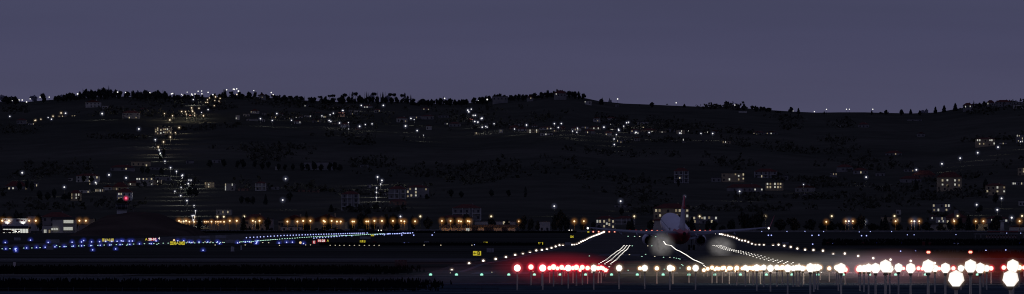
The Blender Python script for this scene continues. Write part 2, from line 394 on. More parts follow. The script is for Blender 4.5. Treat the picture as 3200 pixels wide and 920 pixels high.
add(640,240,[(195,122,45,'c'),(168,150,30,'r'),(255,140,42,'u'),(825,185,45,'u'),(1110,182,45,'u'),(1205,175,45,'u'),(1240,170,45,'u'),(1352,156,48,'u'),(1455,142,50,'u'),(1632,145,50,'u'),(1790,152,50,'u'),(1828,158,40,'u'),(1905,162,50,'u'),(705,185,45,'u'),(180,125,8,'y'),
 (290,177,70,'b'),(340,182,70,'b'),(400,180,60,'b'),(440,188,60,'b'),(130,190,60,'b'),(600,175,50),(690,182,50),(765,178,50),(790,195,40),(740,200,40),(890,182,45),(860,205,40),(935,190,40),(1028,195,40),(1050,212,30),(1130,185,35,'c'),(1165,215,50),(1225,205,60),(1320,178,50),(1300,200,30),(1390,190,50),(1423,152,30,'y'),(1400,150,7,'y'),(1490,178,50),(1520,195,40),(1563,148,25,'c'),(1545,148,7,'y'),(1665,150,7,'y'),(1697,155,7,'y'),(1740,150,7,'y'),(1580,160,7,'y'),(1610,165,60,'h'),(1760,180,60,'h'),(1590,190,50),(1660,190,50),(1718,150,35,'c'),(1750,195,50),(1850,195,40),(1930,160,30,'y'),(1960,185,30),(962,190,6,'y'),(998,198,6,'y')])
add(1280,240,[(12,175,25,'c'),(45,245,60),(85,245,40),(135,213,90),(180,245,40),(207,225,35),(237,225,22),(290,230,60),(325,190,18,'c'),(350,225,50),(380,210,80),(440,235,60),(480,245,40),(525,222,60),(650,232,50),(680,215,50),(705,195,70),(740,215,50),(770,185,50),(810,190,50),(845,172,80),(890,190,60),(930,195,60),(975,178,70),(1000,200,50),(1050,168,38,'c'),(1088,175,30,'c'),(1118,175,28,'c'),(1012,185,7,'y'),(1208,155,30),(1235,180,50),(1275,158,70),(1325,150,60),(1365,152,50),(1395,165,40),(1420,150,50),(1533,137,38,'r'),(1568,142,34,'r'),(1500,150,40),(1635,142,38,'r'),(1670,165,32),(1845,215,50),(1860,205,30,'c'),(1930,212,38,'h')])
add(1920,240,[(363,245,45),(508,262,22,'u'),(675,262,42,'c'),(855,283,18,'b'),(928,283,22,'b'),(1080,235,48,'p'),(1198,270,32),(1248,262,32),(1330,278,42),(1362,280,34),(1410,288,38),(1440,290,38),(1490,300,55),(1470,305,40),(1580,322,60,'b'),(1702,293,50),(1775,303,44,'c'),(240,260,14,'b')])
add(2560,240,[(48,332,24,'c'),(507,325,28,'c'),(597,333,38,'b'),(647,320,44),(798,315,50),(883,312,44,'c'),(968,325,42),(1000,322,50,'h'),(1035,312,40,'h'),(1122,290,50,'c'),(1205,275,54,'c'),(1313,255,60,'c'),(1360,300,22,'u'),(1492,232,27,'c'),(1515,255,27),(1550,250,38),(1590,238,42),(1612,250,24)])
for a_, b_, h0_, h1_ in ((172,255,10,18),(250,520,14,24),(520,640,8,15),(660,1290,8,17),(1290,1470,9,18),(1480,1835,9,19),(2365,2420,5,9),(3040,3140,5,9)):
    x_ = a_
    while x_ < b_:
        w_ = R.uniform(11,19); rt.append((x_, lerp(RIDGE, x_) - R.uniform(h0_, h1_), w_, 'r' if R.random() < .8 else 'b')); x_ += w_*R.uniform(.7,1.5)
KN = {'r':'round','c':'conifer','u':'umbrella','y':'cypress','b':'bush','p':'poplar'}
for x, y, wd, k in rt:
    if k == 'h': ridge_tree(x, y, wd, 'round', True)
    else: ridge_tree(x, y, wd, KN[k])

for x_, t_, w_, b_, k_ in [(945,509,16,536,'round'),(962,512,18,536,'round'),(980,505,20,538,'poplar'),(1003,514,18,537,'round'),(1030,508,16,537,'round'),(1046,506,18,538,'poplar'),(1062,514,18,537,'round'),(915,512,14,534,'round'),(890,514,14,534,'round'),(870,512,16,534,'round'),(840,505,16,532,'poplar'),(820,508,18,532,'round'),(797,500,14,530,'poplar'),(760,498,18,528,'round'),(742,502,16,528,'round'),(700,498,18,526,'round'),(655,500,18,524,'round'),
 (512,462,9,500,'poplar'),(502,478,12,505,'poplar'),(445,519,16,545,'round'),(460,522,18,545,'round'),(505,524,16,548,'round'),(262,548,16,572,'poplar'),(285,550,20,575,'round'),(60,566,20,600,'poplar'),(85,560,14,598,'poplar'),(100,568,18,600,'round'),(125,595,20,625,'round'),(150,600,20,628,'round'),(170,590,16,625,'poplar'),(200,605,22,628,'round'),(215,600,18,628,'round'),(453,566,14,588,'poplar'),(590,583,24,615,'round'),(612,588,22,615,'round'),
 (755,612,16,640,'round'),(775,616,20,640,'round'),(790,614,16,640,'round'),(830,608,18,640,'conifer'),(905,600,20,635,'poplar'),(1035,640,22,665,'conifer'),(1150,650,20,675,'round'),(1335,606,18,625,'round'),(1410,592,18,620,'poplar'),(1442,598,18,620,'round'),(1535,592,16,618,'poplar'),(1590,594,16,618,'round'),(1642,586,12,618,'cypress'),
 (1942,650,18,675,'round'),(2120,560,12,585,'round'),(2745,580,14,600,'round'),(2765,582,12,600,'round'),(2862,560,14,600,'poplar'),(3080,560,18,600,'round'),(3112,602,18,640,'poplar'),(3060,640,24,668,'round')]:
    tree(x_, t_, w_, b_, k_, 'on the open hillside')
# hillside woodland as one mass
bm = bmesh.new(); rnd = random.Random(5)
cl = [(rnd.uniform(-150,3350), rnd.random()**.8, rnd.uniform(40,170), rnd.uniform(.01,.05)) for _ in range(95)]
for _ in range(2600):
    a_, t_, sp_, st_ = rnd.choice(cl)
    px = rnd.gauss(a_, sp_*.5); t = min(1, max(0, rnd.gauss(t_, st_*.5)))
    D = D0 + 250 + (D1-D0-270)*t; X = WX(px, D)
    z = hill_z(X, D); s = rnd.uniform(2.2, 4.5)
    for _ in range(9):
        d = Vector((rnd.gauss(0,.8), rnd.gauss(0,.6), abs(rnd.gauss(.6,.45))))
        leafq(bm, Vector((X, D, z)) + d*s*.8, s*.42, rnd)
me = from_bm('woodland', bm); me.materials.append(surf('woodland_leaves', (.055,.057,.046), (.095,.095,.078), .05, rough=1, spec=0))
tag(link('woodland', me), 'dark woods and scrub spread over the hillside', 'woodland', kind='stuff')

# trees at the foot of the hill
B3, C3, D3, E3 = (640,660,2.85), (1280,660,2.85), (1920,660,2.85), (2560,660,2.85)
street_trees = []
for (o, lst) in ((( 0,660,2.85), [(350,30,80,190,'r'),(672,65,62,185,'p'),(150,0,100,70,'p'),(850,66,30,90,'c'),(30,20,60,60,'r'),(640,110,40,180,'r')]),
 (B3, [(345,50,76,192,'c'),(480,45,72,190,'p'),(400,135,40,188,'c'),(905,8,78,150,'c'),(560,55,60,190,'p'),(1105,25,80,150,'c'),(905,90,70,190,'r'),(815,115,36,140,'b'),(1310,102,52,152,'r'),(1385,100,60,155,'r'),(1440,100,60,155,'r'),(1395,12,80,110,'p'),(1430,20,60,110,'r'),(1500,100,60,170,'p'),(1615,20,60,170,'p'),(1690,30,110,170,'r'),(1060,118,50,155,'b'),(1160,135,60,160,'b'),(995,138,36,158,'b'),(590,165,40,190,'b')]),
 (C3, [(165,54,80,140,'p'),(30,45,50,150,'r'),(735,65,84,118,'r'),(870,80,60,118,'r'),(1010,42,90,182,'p'),(1077,68,64,182,'r'),(1140,86,42,182,'r'),(1350,-5,105,182,'p'),(1300,65,80,182,'r'),(1290,30,60,120,'r'),(1400,60,60,182,'r'),(1540,92,64,172,'p'),(1632,98,50,152,'r'),(500,30,90,100,'r'),(390,52,60,130,'r'),(310,60,60,130,'r'),(1700,120,60,155,'b')]),
 (D3, [(155,62,60,152,'c'),(125,90,50,152,'r'),(320,75,62,152,'r'),(690,55,90,152,'c'),(665,90,60,152,'r'),(830,82,60,152,'r'),(885,86,66,152,'r'),(1040,74,76,152,'r'),(1145,10,100,155,'p'),(1285,-5,125,172,'p'),(1210,50,90,172,'r'),(1480,70,130,180,'r'),(1600,60,120,180,'r'),(1740,70,120,180,'r'),(960,110,60,150,'b')]),
 (E3, [(370,30,80,182,'p'),(330,70,60,182,'r'),(590,40,88,182,'c'),(555,75,60,182,'c'),(885,110,44,176,'c'),(1075,102,62,182,'r'),(1165,90,60,182,'r'),(1250,62,88,182,'r'),(1330,40,84,182,'c'),(1385,90,60,182,'r'),(1590,38,110,184,'p'),(1545,80,70,184,'r'),(1000,140,50,182,'b'),(790,135,34,178,'c'),(838,140,34,178,'c'),(1485,138,40,178,'r'),(100,90,120,182,'r'),(210,100,120,182,'r'),(480,110,110,182,'r'),(700,100,100,182,'r'),(950,90,90,182,'r'),(30,100,80,180,'r'),(1115,135,50,182,'b')]),
 ((600,660,5.29), [(122,108,118,340,'c')])):
    for x, y, wd, b, k in lst:
        tree(o[0]+x/o[2], o[1]+y/o[2], wd/o[2], 724, KN[k], 'beside the boundary road', 3440 + R.uniform(0, 90))

# ---------------------------------------------------------------- houses
roof_red = surf('roof_tiles_red', (.13,.045,.038), (.07,.03,.026), .8, rough=.9, spec=.05)
roof_gray = surf('roof_slabs_grey', (.09,.085,.09), (.06,.06,.065), .8, rough=.9, spec=.05)
wallmats = {'p': surf('plaster_pale', (.50,.48,.44), (.34,.33,.32), .25, rough=.9, spec=.05),
 'd': surf('plaster_dim', (.26,.25,.25), (.17,.17,.18), .3, rough=.9, spec=.05),
 'b': surf('plaster_ochre', (.46,.38,.24), (.32,.26,.18), .3, rough=.9, spec=.05),
 'r': surf('plaster_reddish', (.22,.13,.11), (.15,.09,.08), .3, rough=.9, spec=.05),
 'w': surf('plaster_white', (.55,.55,.55), (.42,.42,.43), .3, rough=.9, spec=.05)}
winD = surf('dark_window_glass', (.02,.021,.028), (.035,.036,.05), 2, rough=.3, spec=.3)
winL = [lamp_mat('lit_window_warm', (1,.86,.58), .40, .5), lamp_mat('lit_window_cool', (.95,.95,.85), .5, .5), lamp_mat('lit_window_dim', (1,.8,.5), .2, .5)]
frameM = surf('white_window_frame', (.5,.5,.48), (.4,.4,.4), 2)
glassM = winD
WCOL = {'p':'pale','d':'dim grey','b':'ochre','r':'reddish','w':'white'}
def house(x0, x1, top, base, roof='h', rtop=None, wall='p', lit=(), depth=9.0, D=None, band=False, where='on the hillside', name='house', grid=True, shutters=False):
    px = (x0+x1)/2
    if D is None: D = find_D(px, base)
    s = D/F; wd = (x1-x0)*s; X = WX(px, D)
    zt = CZ - (top-HY)*s; zb = CZ - (base-HY)*s
    zg = min(ground_z(X-wd/2, D), ground_z(X+wd/2, D), ground_z(X, D+depth)) - .6
    h = zt - zb; floor = zb
    o = empty(name, (X, D, zb), 'house' if name == 'house' else name.split('_')[-1])
    wm = wallmats[wall]
    me = boxmesh('wall', -wd/2, wd/2, 0, depth, min(0, zg-zb), h, mat=wm); link('wall', me, o)
    rt_h = ((top - rtop)*s) if rtop is not None else (.6 if roof == 'f' else min(3.2, wd*.18))
    bm = bmesh.new(); ov = .45
    if roof == 'f':
        bm_box(bm, -wd/2-.2, wd/2+.2, -.25, depth+.25, h+.003, h+.38)
        rm = roof_gray
    else:
        a = [bm.verts.new(v) for v in ((-wd/2-ov,-ov,h+.003),(wd/2+ov,-ov,h+.003),(wd/2+ov,depth+ov,h+.003),(-wd/2-ov,depth+ov,h+.003))]
        if roof == 'g':      # gable to the front
            r = [bm.verts.new((0,-ov,h+rt_h)), bm.verts.new((0,depth+ov,h+rt_h))]
            for f in ((a[0],a[1],r[0]),(a[1],a[2],r[1],r[0]),(a[2],a[3],r[1]),(a[3],a[0],r[0],r[1]),(a[3],a[2],a[1],a[0])): bm.faces.new(f)
        else:                # hipped
            k = min(wd*.32, depth*.5)
            r = [bm.verts.new((-wd/2+k,depth/2,h+rt_h)), bm.verts.new((wd/2-k,depth/2,h+rt_h))]
            for f in ((a[0],a[1],r[1],r[0]),(a[1],a[2],r[1]),(a[2],a[3],r[0],r[1]),(a[3],a[0],r[0]),(a[3],a[2],a[1],a[0])): bm.faces.new(f)
        rm = roof_red
    me = from_bm('roof', bm); me.materials.append(rm); ro = link('roof', me, o)
    if roof != 'f' and wd > 9:
        c = boxmesh('chimney', wd*.2-.35, wd*.2+.35, depth/2+.3, depth/2+1, h+rt_h*.4, h+rt_h+.5, mat=wm); link('chimney', c, ro)
    used = []
    for wx, wy in lit:
        lx = (wx-px)*s; lz = CZ - (wy-HY)*s - zb
        ww, wh = max(.6, min(1.0, wd*.08)), R.choice((1.1, 1.3, 1.45))
        lx = max(-wd/2+ww*.6, min(wd/2-ww*.6, lx)); lz = max(.9, min(h-.8, lz))
        if any(abs(lx-u)<1.3 and abs(lz-v)<1.5 for u, v in used): continue
        used.append((lx, lz))
        q = link('window', boxmesh('window', -ww/2, ww/2, -.07, .02, -wh/2, wh/2, mat=R.choice(winL[:2] if R.random()<.75 else [winL[2]])), o, (lx, 0, lz))
        q['label'] = 'lit window'
        if D < 4700:
            link('frame', boxmesh('frame', -.05, .05, -.1, -.072, -wh/2-.06, wh/2+.06, mat=frameM), q)
            link('sill', boxmesh('sill', -ww/2-.12, ww/2+.12, -.2, 0, -wh/2-.2, -wh/2-.08, mat=frameM), q)
    if grid:
        nf = max(1, int(round(h/3.0))); nc = max(2, int(round(wd/3.4)))
        for f in range(nf):
            for c in range(nc):
                lx = -wd/2 + wd*(c+.5)/nc + R.uniform(-.1,.1); lz = h*(f+.5)/nf
                if any(abs(lx-u)<1.9 and abs(lz-v)<1.9 for u, v in used) or R.random() < .15: continue
                ww = 1.1; wh = min(1.5, h/nf*.55)
                me = WIN.get(round(wh,1))
                if me is None: me = WIN[round(wh,1)] = boxmesh('window', -ww/2, ww/2, -.05, .02, -wh/2, wh/2, mat=winD)
                link('window', me, o, (lx, 0, lz))
    if band:
        nf = max(2, int(round(h/3.0)))
        for f in range(nf):
            z = h*f/nf
            link('balcony', boxmesh('balcony', -wd/2-.05, wd*.08, -1.2, -.002, z+.25, z+.5, mat=wallmats['w']), o)
            link('balcony', boxmesh('balcony', wd*.2, wd/2+.05, -1.2, -.002, z+.25, z+.5, mat=wallmats['w']), o)
        for cx in (-wd/2, -wd*.16, wd*.08, wd*.2, wd/2-.3):
            link('pillar', boxmesh('pillar', cx, cx+.22, -1.22, -1.0, 0, h, mat=wallmats['w']), o)
    o['group'] = 'houses ' + where
    fl = max(1, int(round(h/3.0)))
    n = len(used)
    NW = ['zero','one','two','three','four','five','six','seven','eight','nine','ten']
    d = f"{WCOL[wall]} { {'f':'flat-roofed','g':'gabled','h':'hip-roofed'}[roof]} {NW[fl]}-storey house {where}, " + (f"{NW[n] if n < 11 else 'many'} lit window{'s' if n != 1 else ''}" if n else 'all dark')
    series(o, 'house'+d, px, d + '|, {} such from left')
    return o
WIN = {}
def H(ox, oy, s, items, **kw):
    for it in items:
        x0, x1, t, b = it[0:4]; opt = dict(it[4]) if len(it) > 4 else {}
        if 'rtop' in opt: opt['rtop'] = oy + opt['rtop']/s
        if 'lit' in opt: opt['lit'] = [(ox+a/s, oy+c/s) for a, c in opt['lit']]
        k = dict(kw); k.update(opt)
        house(ox+x0/s, ox+x1/s, oy+t/s, oy+b/s, **k)
V = 'in the hillside village'; U = 'on the upper slope'; T = 'on the lower slope'; Sx = 'beside the boundary road'
H(0,460,S1,[
 (735,955,278,342,dict(rtop=256,lit=[(868,295),(880,291),(935,293),(865,335)])),
 (1065,1290,197,232,dict(rtop=172,wall='d',lit=[(1217,210)])),
 (1265,1448,140,192,dict(roof='f',wall='b',lit=[(1413,177)])),
 (1315,1470,297,376,dict(roof='f',wall='d',lit=[(1322,308),(1345,308),(1383,308),(1391,308),(1415,308),(1462,308),(1474,308),(1467,352)])),
 (1472,1555,318,374,dict(roof='f',wall='b',lit=[(1520,332),(1520,362)])),
 (1085,1228,386,428,dict(rtop=340,lit=[(1125,405),(1140,405)],wall='b')),
 (1232,1345,345,376,dict(rtop=325,lit=[(1258,358)],wall='b')),
 (1127,1272,438,520,dict(rtop=400,wall='w',lit=[(1147,453),(1170,453),(1170,495),(1147,495)])),
 (680,775,445,520,dict(rtop=415,wall='b',lit=[(693,460),(735,460),(760,460),(693,490),(735,490),(760,490)])),
 (765,860,415,447,dict(roof='f',wall='p',lit=[(850,432),(868,422)])),
 (50,260,377,418,dict(rtop=330,wall='d',lit=[(87,400),(126,398),(256,400)])),
 (995,1082,386,418,dict(roof='g',rtop=366,wall='p')),
 (915,1000,405,432,dict(roof='f',wall='d',lit=[(925,420),(945,420),(967,422),(990,422)])),
 (1500,1645,287,332,dict(roof='f',wall='d')),
 (1795,1865,130,165,dict(roof='f',wall='d')),
 (1450,1540,195,220,dict(roof='f',wall='d')),
 (330,360,345,385,dict(roof='f',wall='d',lit=[(353,370)])),
 (660,690,300,330,dict(roof='f',wall='p')),
 (860,940,340,372,dict(roof='f',wall='d',lit=[(866,355),(930,355)])),
],where=T)
H(0,240,S1,[
 (825,970,247,298,dict(roof='g',rtop=225,wall='p')),(985,1042,282,316,dict(roof='f',wall='p')),
 (1180,1345,350,405,dict(wall='d',rtop=328,lit=[(1248,402),(1313,402)])),
 (1490,1652,490,570,dict(roof='f',wall='b',lit=[(1503,513),(1503,531),(1521,498),(1521,516),(1521,548),(1521,562),(1552,515),(1552,545),(1580,508),(1580,523),(1580,538),(1595,508),(1595,538),(1615,508),(1615,523),(1615,538),(1632,523),(1632,538),(1643,508),(1645,540)])),
 (555,642,375,395,dict(wall='b',roof='f',lit=[(570,382),(603,381),(615,381)])),(160,250,420,462,dict(wall='d')),(688,728,372,392,dict(wall='b',roof='f',lit=[(697,380),(718,382)])),
 (1350,1410,310,338,dict(wall='d')),(270,330,450,475,dict(wall='p',roof='f',lit=[(323,455)]))],where=U)
H(640,460,S1,[
 (0,90,340,400,dict(roof='f',wall='b',lit=[(5,347),(38,362),(38,376),(38,390)])),
 (192,290,352,420,dict(roof='f',wall='d',lit=[(200,362),(200,385),(200,410),(265,362)])),
 (487,588,350,424,dict(rtop=333,wall='d',band=True)),
 (1320,1487,455,622,dict(rtop=426,wall='d',band=True)),
 (1775,1940,405,504,dict(rtop=375,wall='d',band=True)),(1780,1942,520,566,dict(rtop=505,wall='r')),
 (1720,1772,440,470,dict(roof='f',wall='p')),
 (1950,2160,390,498,dict(roof='h',rtop=368,wall='d',lit=[(1982,405),(2000,405),(2036,405),(2134,408),(2036,437),(2045,437),(1993,467),(2036,467),(2046,467),(1943,432),(1943,475)])),
 (960,1240,147,228,dict(roof='f',wall='d',grid=False)),(1498,1575,172,202,dict(roof='f',wall='d')),
 (108,256,603,662,dict(roof='f',wall='d',lit=[(175,627),(222,627)])),(600,712,380,416,dict(roof='f',wall='d')),
 (900,1100,412,438,dict(roof='f',wall='r')),(1565,1602,362,398,dict(roof='f',wall='p')),(70,160,120,160,dict(roof='f',wall='d')),(680,700,185,235,dict(roof='f',wall='p',grid=False)),(320,420,400,428,dict(roof='f',wall='r'))],where=T)
H(1280,460,S1,[
 (415,688,588,712,dict(rtop=552,wall='d',band=True,depth=12)),
],where=T)
H(1920,460,S1,[
 (378,716,590,745,dict(rtop=545,wall='b',depth=12,lit=[(403,613),(416,613),(436,613),(446,613),(596,613),(606,613),(630,613),(638,613),(703,613),(441,660),(600,660),(703,665)])),
 (1457,1630,345,430,dict(roof='f',wall='b',lit=[(1477,355),(1505,355),(1549,355),(1578,355),(1603,355),(1620,355),(1477,387),(1505,387),(1549,387),(1578,387),(1603,387),(1620,387)])),
 (1035,1252,253,338,dict(roof='f',wall='b',lit=[(1168,262),(1199,278),(1199,297),(1199,313),(1110,312),(1246,265),(1246,285),(1246,305),(1246,320)])),
 (1745,1937,390,442,dict(roof='g',rtop=365,wall='d')),(1748,1930,450,476,dict(roof='f',wall='d')),
 (1085,1430,390,432,dict(rtop=358,wall='d',lit=[(1358,410),(1425,410)])),
 (575,715,232,352,dict(rtop=200,wall='d',band=True,lit=[(630,298)])),
 (1350,1570,237,302,dict(rtop=208,wall='d',band=True,lit=[(1422,283)])),
 (1590,1678,275,318,dict(roof='f',wall='d')),(937,1030,294,346,dict(roof='f',wall='d')),
 (0,155,558,588,dict(roof='f',wall='d')),
 (720,1000,667,745,dict(roof='f',wall='d',lit=[(770,685),(915,682),(937,682),(980,685),(776,718),(940,718),(845,685),(870,685)])),
 (0,200,690,750,dict(rtop=665,wall='d',band=True)),
],where=T)
H(2560,460,S1,[
 (1140,1375,291,426,dict(rtop=243,wall='b',lit=[(1190,322),(1237,320),(1250,320),(1310,322),(1350,320),(1360,320),(1190,362),(1310,362),(1237,370),(1350,370)])),
 (780,985,305,350,dict(rtop=278,wall='d')),(900,1122,267,302,dict(rtop=225,wall='r')),
 (170,328,193,240,dict(rtop=168,wall='d',band=False)),(330,470,225,262,dict(rtop=200,wall='d',lit=[(402,245)])),
 (105,173,249,300,dict(roof='f',wall='d',lit=[(138,262),(163,262)])),
 (1610,1797,371,472,dict(rtop=350,wall='b',lit=[(1720,390),(1785,390),(1622,426),(1720,428),(1785,428)])),
 (1095,1270,548,632,dict(roof='f',wall='d',lit=[(1105,565),(1222,566),(1250,566),(1110,608),(1150,607),(1228,607)])),
 (1130,1222,676,742,dict(roof='f',wall='p',lit=[(1186,690),(1157,716),(1197,716)])),
 (1068,1128,668,720,dict(roof='h',wall='d',lit=[(1090,685)])),
 (1222,1420,676,735,dict(rtop=640,wall='r',lit=[(1240,720),(1303,705)])),
 (1922,1990,199,280,dict(roof='f',wall='b',lit=[(1970,212),(1970,236)])),
 (1860,1990,335,372,dict(roof='f',wall='d',lit=[(1872,352),(1890,352),(1953,352)])),
 (640,800,58,88,dict(rtop=35,wall='d',lit=[(737,66)])),
 (750,790,603,660,dict(roof='f',wall='p')),(820,930,215,240,dict(roof='f',wall='d',lit=[(903,228)])),
 (1600,1830,690,740,dict(rtop=668,wall='d',lit=[(1670,708),(1805,710),(1815,710)])),(1930,1990,520,575,dict(roof='f',wall='p')),
 (545,632,250,290,dict(roof='f',wall='d')),(600,790,675,735,dict(roof='f',wall='b',lit=[(755,704)])),
],where=T)
H(2560,240,S1,[
 (1510,1697,601,674,dict(roof='h',wall='b',rtop=588,lit=[(1528,614),(1549,614),(1548,648),(1587,648),(1648,614),(1666,614),(1688,645)])),
 (1903,1990,560,640,dict(roof='f',wall='d',lit=[(1911,570),(1930,570),(1960,597),(1922,622),(1960,625)])),
 (178,232,461,491,dict(roof='f',wall='p')),(378,480,461,498,dict(rtop=442,wall='d')),(945,1020,548,585,dict(roof='g',rtop=535,wall='d')),
 (850,990,412,432,dict(roof='f',wall='d')),(1738,1810,638,655,dict(roof='f',wall='p',lit=[(1775,645)])),
],where=U)
RI = 'on the skyline ridge'
H(2560,240,S1,[(1390,1482,276,312,dict(rtop=253,wall='d',lit=[(1457,287),(1412,290)],D=6700)),(1620,1690,250,285,dict(rtop=226,wall='d',D=6700,lit=[(1628,260)])),
 (1700,1858,244,290,dict(rtop=224,wall='d',D=6720)),(1875,1990,272,330,dict(roof='f',wall='p',D=6650)),(1870,1990,246,272,dict(roof='f',wall='d',D=6690))],where=RI)
H(1280,240,S1,[(1130,1192,200,240,dict(roof='g',rtop=180,wall='d',lit=[(1170,203)],D=6700)),(1392,1512,160,200,dict(rtop=131,wall='d',lit=[(1415,168)],D=6700)),
 (800,945,192,235,dict(roof='f',wall='d',D=6700)),(1690,1755,235,275,dict(roof='f',wall='p',D=6660,lit=[(1693,238)]))],where=RI)
H(640,240,S1,[(518,584,180,215,dict(roof='g',rtop=162,wall='d',lit=[(553,200)],D=6700))],where=RI)
H(1280,240,S1,[
 (1772,1840,402,450,dict(roof='g',rtop=388,wall='p',lit=[(1815,425),(1815,442)])),(1900,1990,400,432,dict(rtop=388,wall='p')),
 (1130,1250,507,547,dict(roof='f',wall='b',lit=[(1162,518),(1162,537),(1225,518),(1225,537)])),(1045,1128,502,527,dict(rtop=488,wall='p')),
 (1252,1400,492,512,dict(rtop=480,wall='p',lit=[(1330,500),(1362,500)])),(1260,1380,546,574,dict(roof='f',wall='p',lit=[(1315,556)])),(1380,1422,512,534,dict(roof='f',wall='b',lit=[(1397,522)])),
 (955,1090,455,478,dict(roof='f',wall='p')),(965,1050,486,510,dict(roof='h',wall='r')),(158,210,476,518,dict(roof='g',wall='p')),(110,196,308,328,dict(rtop=297,wall='d',lit=[(138,317),(181,317)])),
 (0,110,378,404,dict(roof='f',wall='d',lit=[(66,395),(76,395)])),(115,230,380,418,dict(roof='h',wall='d',rtop=368)),(278,400,375,400,dict(roof='f',wall='d')),(380,490,452,492,dict(roof='h',wall='d',rtop=438)),
 (1558,1655,498,528,dict(roof='h',rtop=482,wall='p',lit=[(1600,510),(1622,510)])),(1658,1725,482,502,dict(roof='f',wall='p',lit=[(1695,492)])),(1735,1845,490,515,dict(rtop=475,wall='b',lit=[(1778,498),(1820,498)])),
 (1690,1790,525,548,dict(rtop=508,wall='d',lit=[(1717,538)])),(625,662,536,572,dict(roof='f',wall='b',lit=[(643,545),(640,560)])),(862,900,508,548,dict(roof='f',wall='p',lit=[(882,522),(882,538)])),
 (1930,1990,503,522,dict(roof='f',wall='b',lit=[(1945,514),(1960,514)])),(1885,1950,543,578,dict(rtop=528,wall='p',lit=[(1897,557)])),(718,860,450,476,dict(roof='f',wall='d')),(1180,1232,472,490,dict(roof='g',wall='p')),
 (1440,1500,490,512,dict(rtop=475,wall='r')),(1905,1975,455,475,dict(roof='f',wall='d',lit=[(1940,464)])),(330,372,445,470,dict(roof='f',wall='d',lit=[(362,455)])),(640,700,485,498,dict(roof='f',wall='p',grid=False)),(560,630,415,438,dict(rtop=402,wall='r'))],where=V)
H(640,240,S1,[
 (297,332,372,418,dict(roof='f',wall='p',lit=[(303,402)])),(440,522,330,352,dict(roof='g',rtop=312,wall='p',lit=[(449,340)])),(675,760,362,382,dict(rtop=345,wall='p')),(640,705,385,412,dict(roof='f',wall='b',lit=[(683,393)])),
 (765,850,396,424,dict(roof='f',wall='d',lit=[(815,405),(828,405)])),(872,942,384,408,dict(rtop=372,wall='p',lit=[(882,402)])),(1188,1250,292,316,dict(rtop=280,wall='p',lit=[(1192,308),(1245,308)])),(1262,1322,292,316,dict(rtop=280,wall='p',lit=[(1266,308),(1318,310)])),
 (1378,1432,278,302,dict(roof='f',wall='b',lit=[(1411,290),(1425,292)])),(1388,1502,326,344,dict(roof='f',wall='p')),(1520,1615,284,303,dict(rtop=272,wall='p',lit=[(1543,295),(1566,295)])),(1635,1692,322,352,dict(rtop=310,wall='p',lit=[(1683,318)])),
 (1035,1128,342,356,dict(roof='f',wall='r')),(1138,1175,378,402,dict(roof='f',wall='b',lit=[(1150,388),(1165,388)])),(1312,1392,462,496,dict(rtop=444,wall='w')),(1225,1292,446,470,dict(roof='f',wall='b')),
 (400,512,406,432,dict(roof='f',wall='d')),(535,576,412,442,dict(roof='f',wall='p')),(1282,1352,352,392,dict(rtop=340,wall='r')),(958,1030,374,396,dict(roof='f',wall='p',lit=[(1018,382)])),(1038,1112,420,452,dict(rtop=408,wall='d',lit=[(1093,430),(1105,435)])),
 (860,926,432,466,dict(rtop=418,wall='p',lit=[(918,437)])),(1850,1952,402,440,dict(rtop=388,wall='p',lit=[(1937,452),(1960,427)])),(1400,1475,345,372,dict(roof='f',wall='d',lit=[(1425,360)])),(550,605,350,375,dict(roof='f',wall='d')),(370,430,360,390,dict(roof='f',wall='d')),(1450,1500,490,515,dict(roof='f',wall='r')),(960,1000,270,290,dict(roof='f',wall='d',lit=[(967,286)])),(0,45,290,315,dict(roof='f',wall='d'))],where=V)
H(1920,240,S1,[
 (0,60,400,426,dict(roof='f',wall='b',lit=[(20,411),(33,411)])),(213,348,438,464,dict(roof='f',wall='p')),(160,302,480,498,dict(roof='f',wall='b',lit=[(170,486),(280,491),(294,491)])),(253,407,516,547,dict(rtop=500,wall='b',lit=[(363,532),(376,532)])),
 (428,502,524,550,dict(roof='f',wall='b',lit=[(460,537),(472,537)])),(598,680,514,562,dict(roof='f',wall='b',lit=[(648,526),(648,548)])),(682,732,518,542,dict(roof='f',wall='d',lit=[(714,526)])),(848,922,528,547,dict(roof='f',wall='b',lit=[(875,540),(900,540)])),
 (930,1005,526,548,dict(roof='g',wall='d')),(150,242,518,556,dict(rtop=505,wall='d',lit=[(170,524),(200,548),(227,548)])),(1335,1450,538,562,dict(rtop=526,wall='d',lit=[(1348,551),(1374,555)])),(1455,1578,536,560,dict(roof='g',rtop=525,wall='d',lit=[(1475,553),(1512,554)])),
 (1043,1122,622,652,dict(roof='f',wall='b',lit=[(1050,630),(1072,628),(1050,645)])),(655,688,600,640,dict(roof='f',wall='d',lit=[(665,608),(675,608)])),(190,250,592,622,dict(roof='g',wall='d')),(1200,1278,331,357,dict(roof='f',wall='p',grid=False)),(8,42,266,302,dict(roof='f',wall='d')),
 (25,105,610,645,dict(roof='f',wall='d',lit=[(30,615),(63,632),(97,630)])),(505,590,505,540,dict(roof='f',wall='d',lit=[(568,518)])),(505,560,590,618,dict(roof='g',wall='d')),(840,865,612,636,dict(roof='f',wall='d')),(408,495,498,516,dict(roof='f',wall='d'))],where=V)
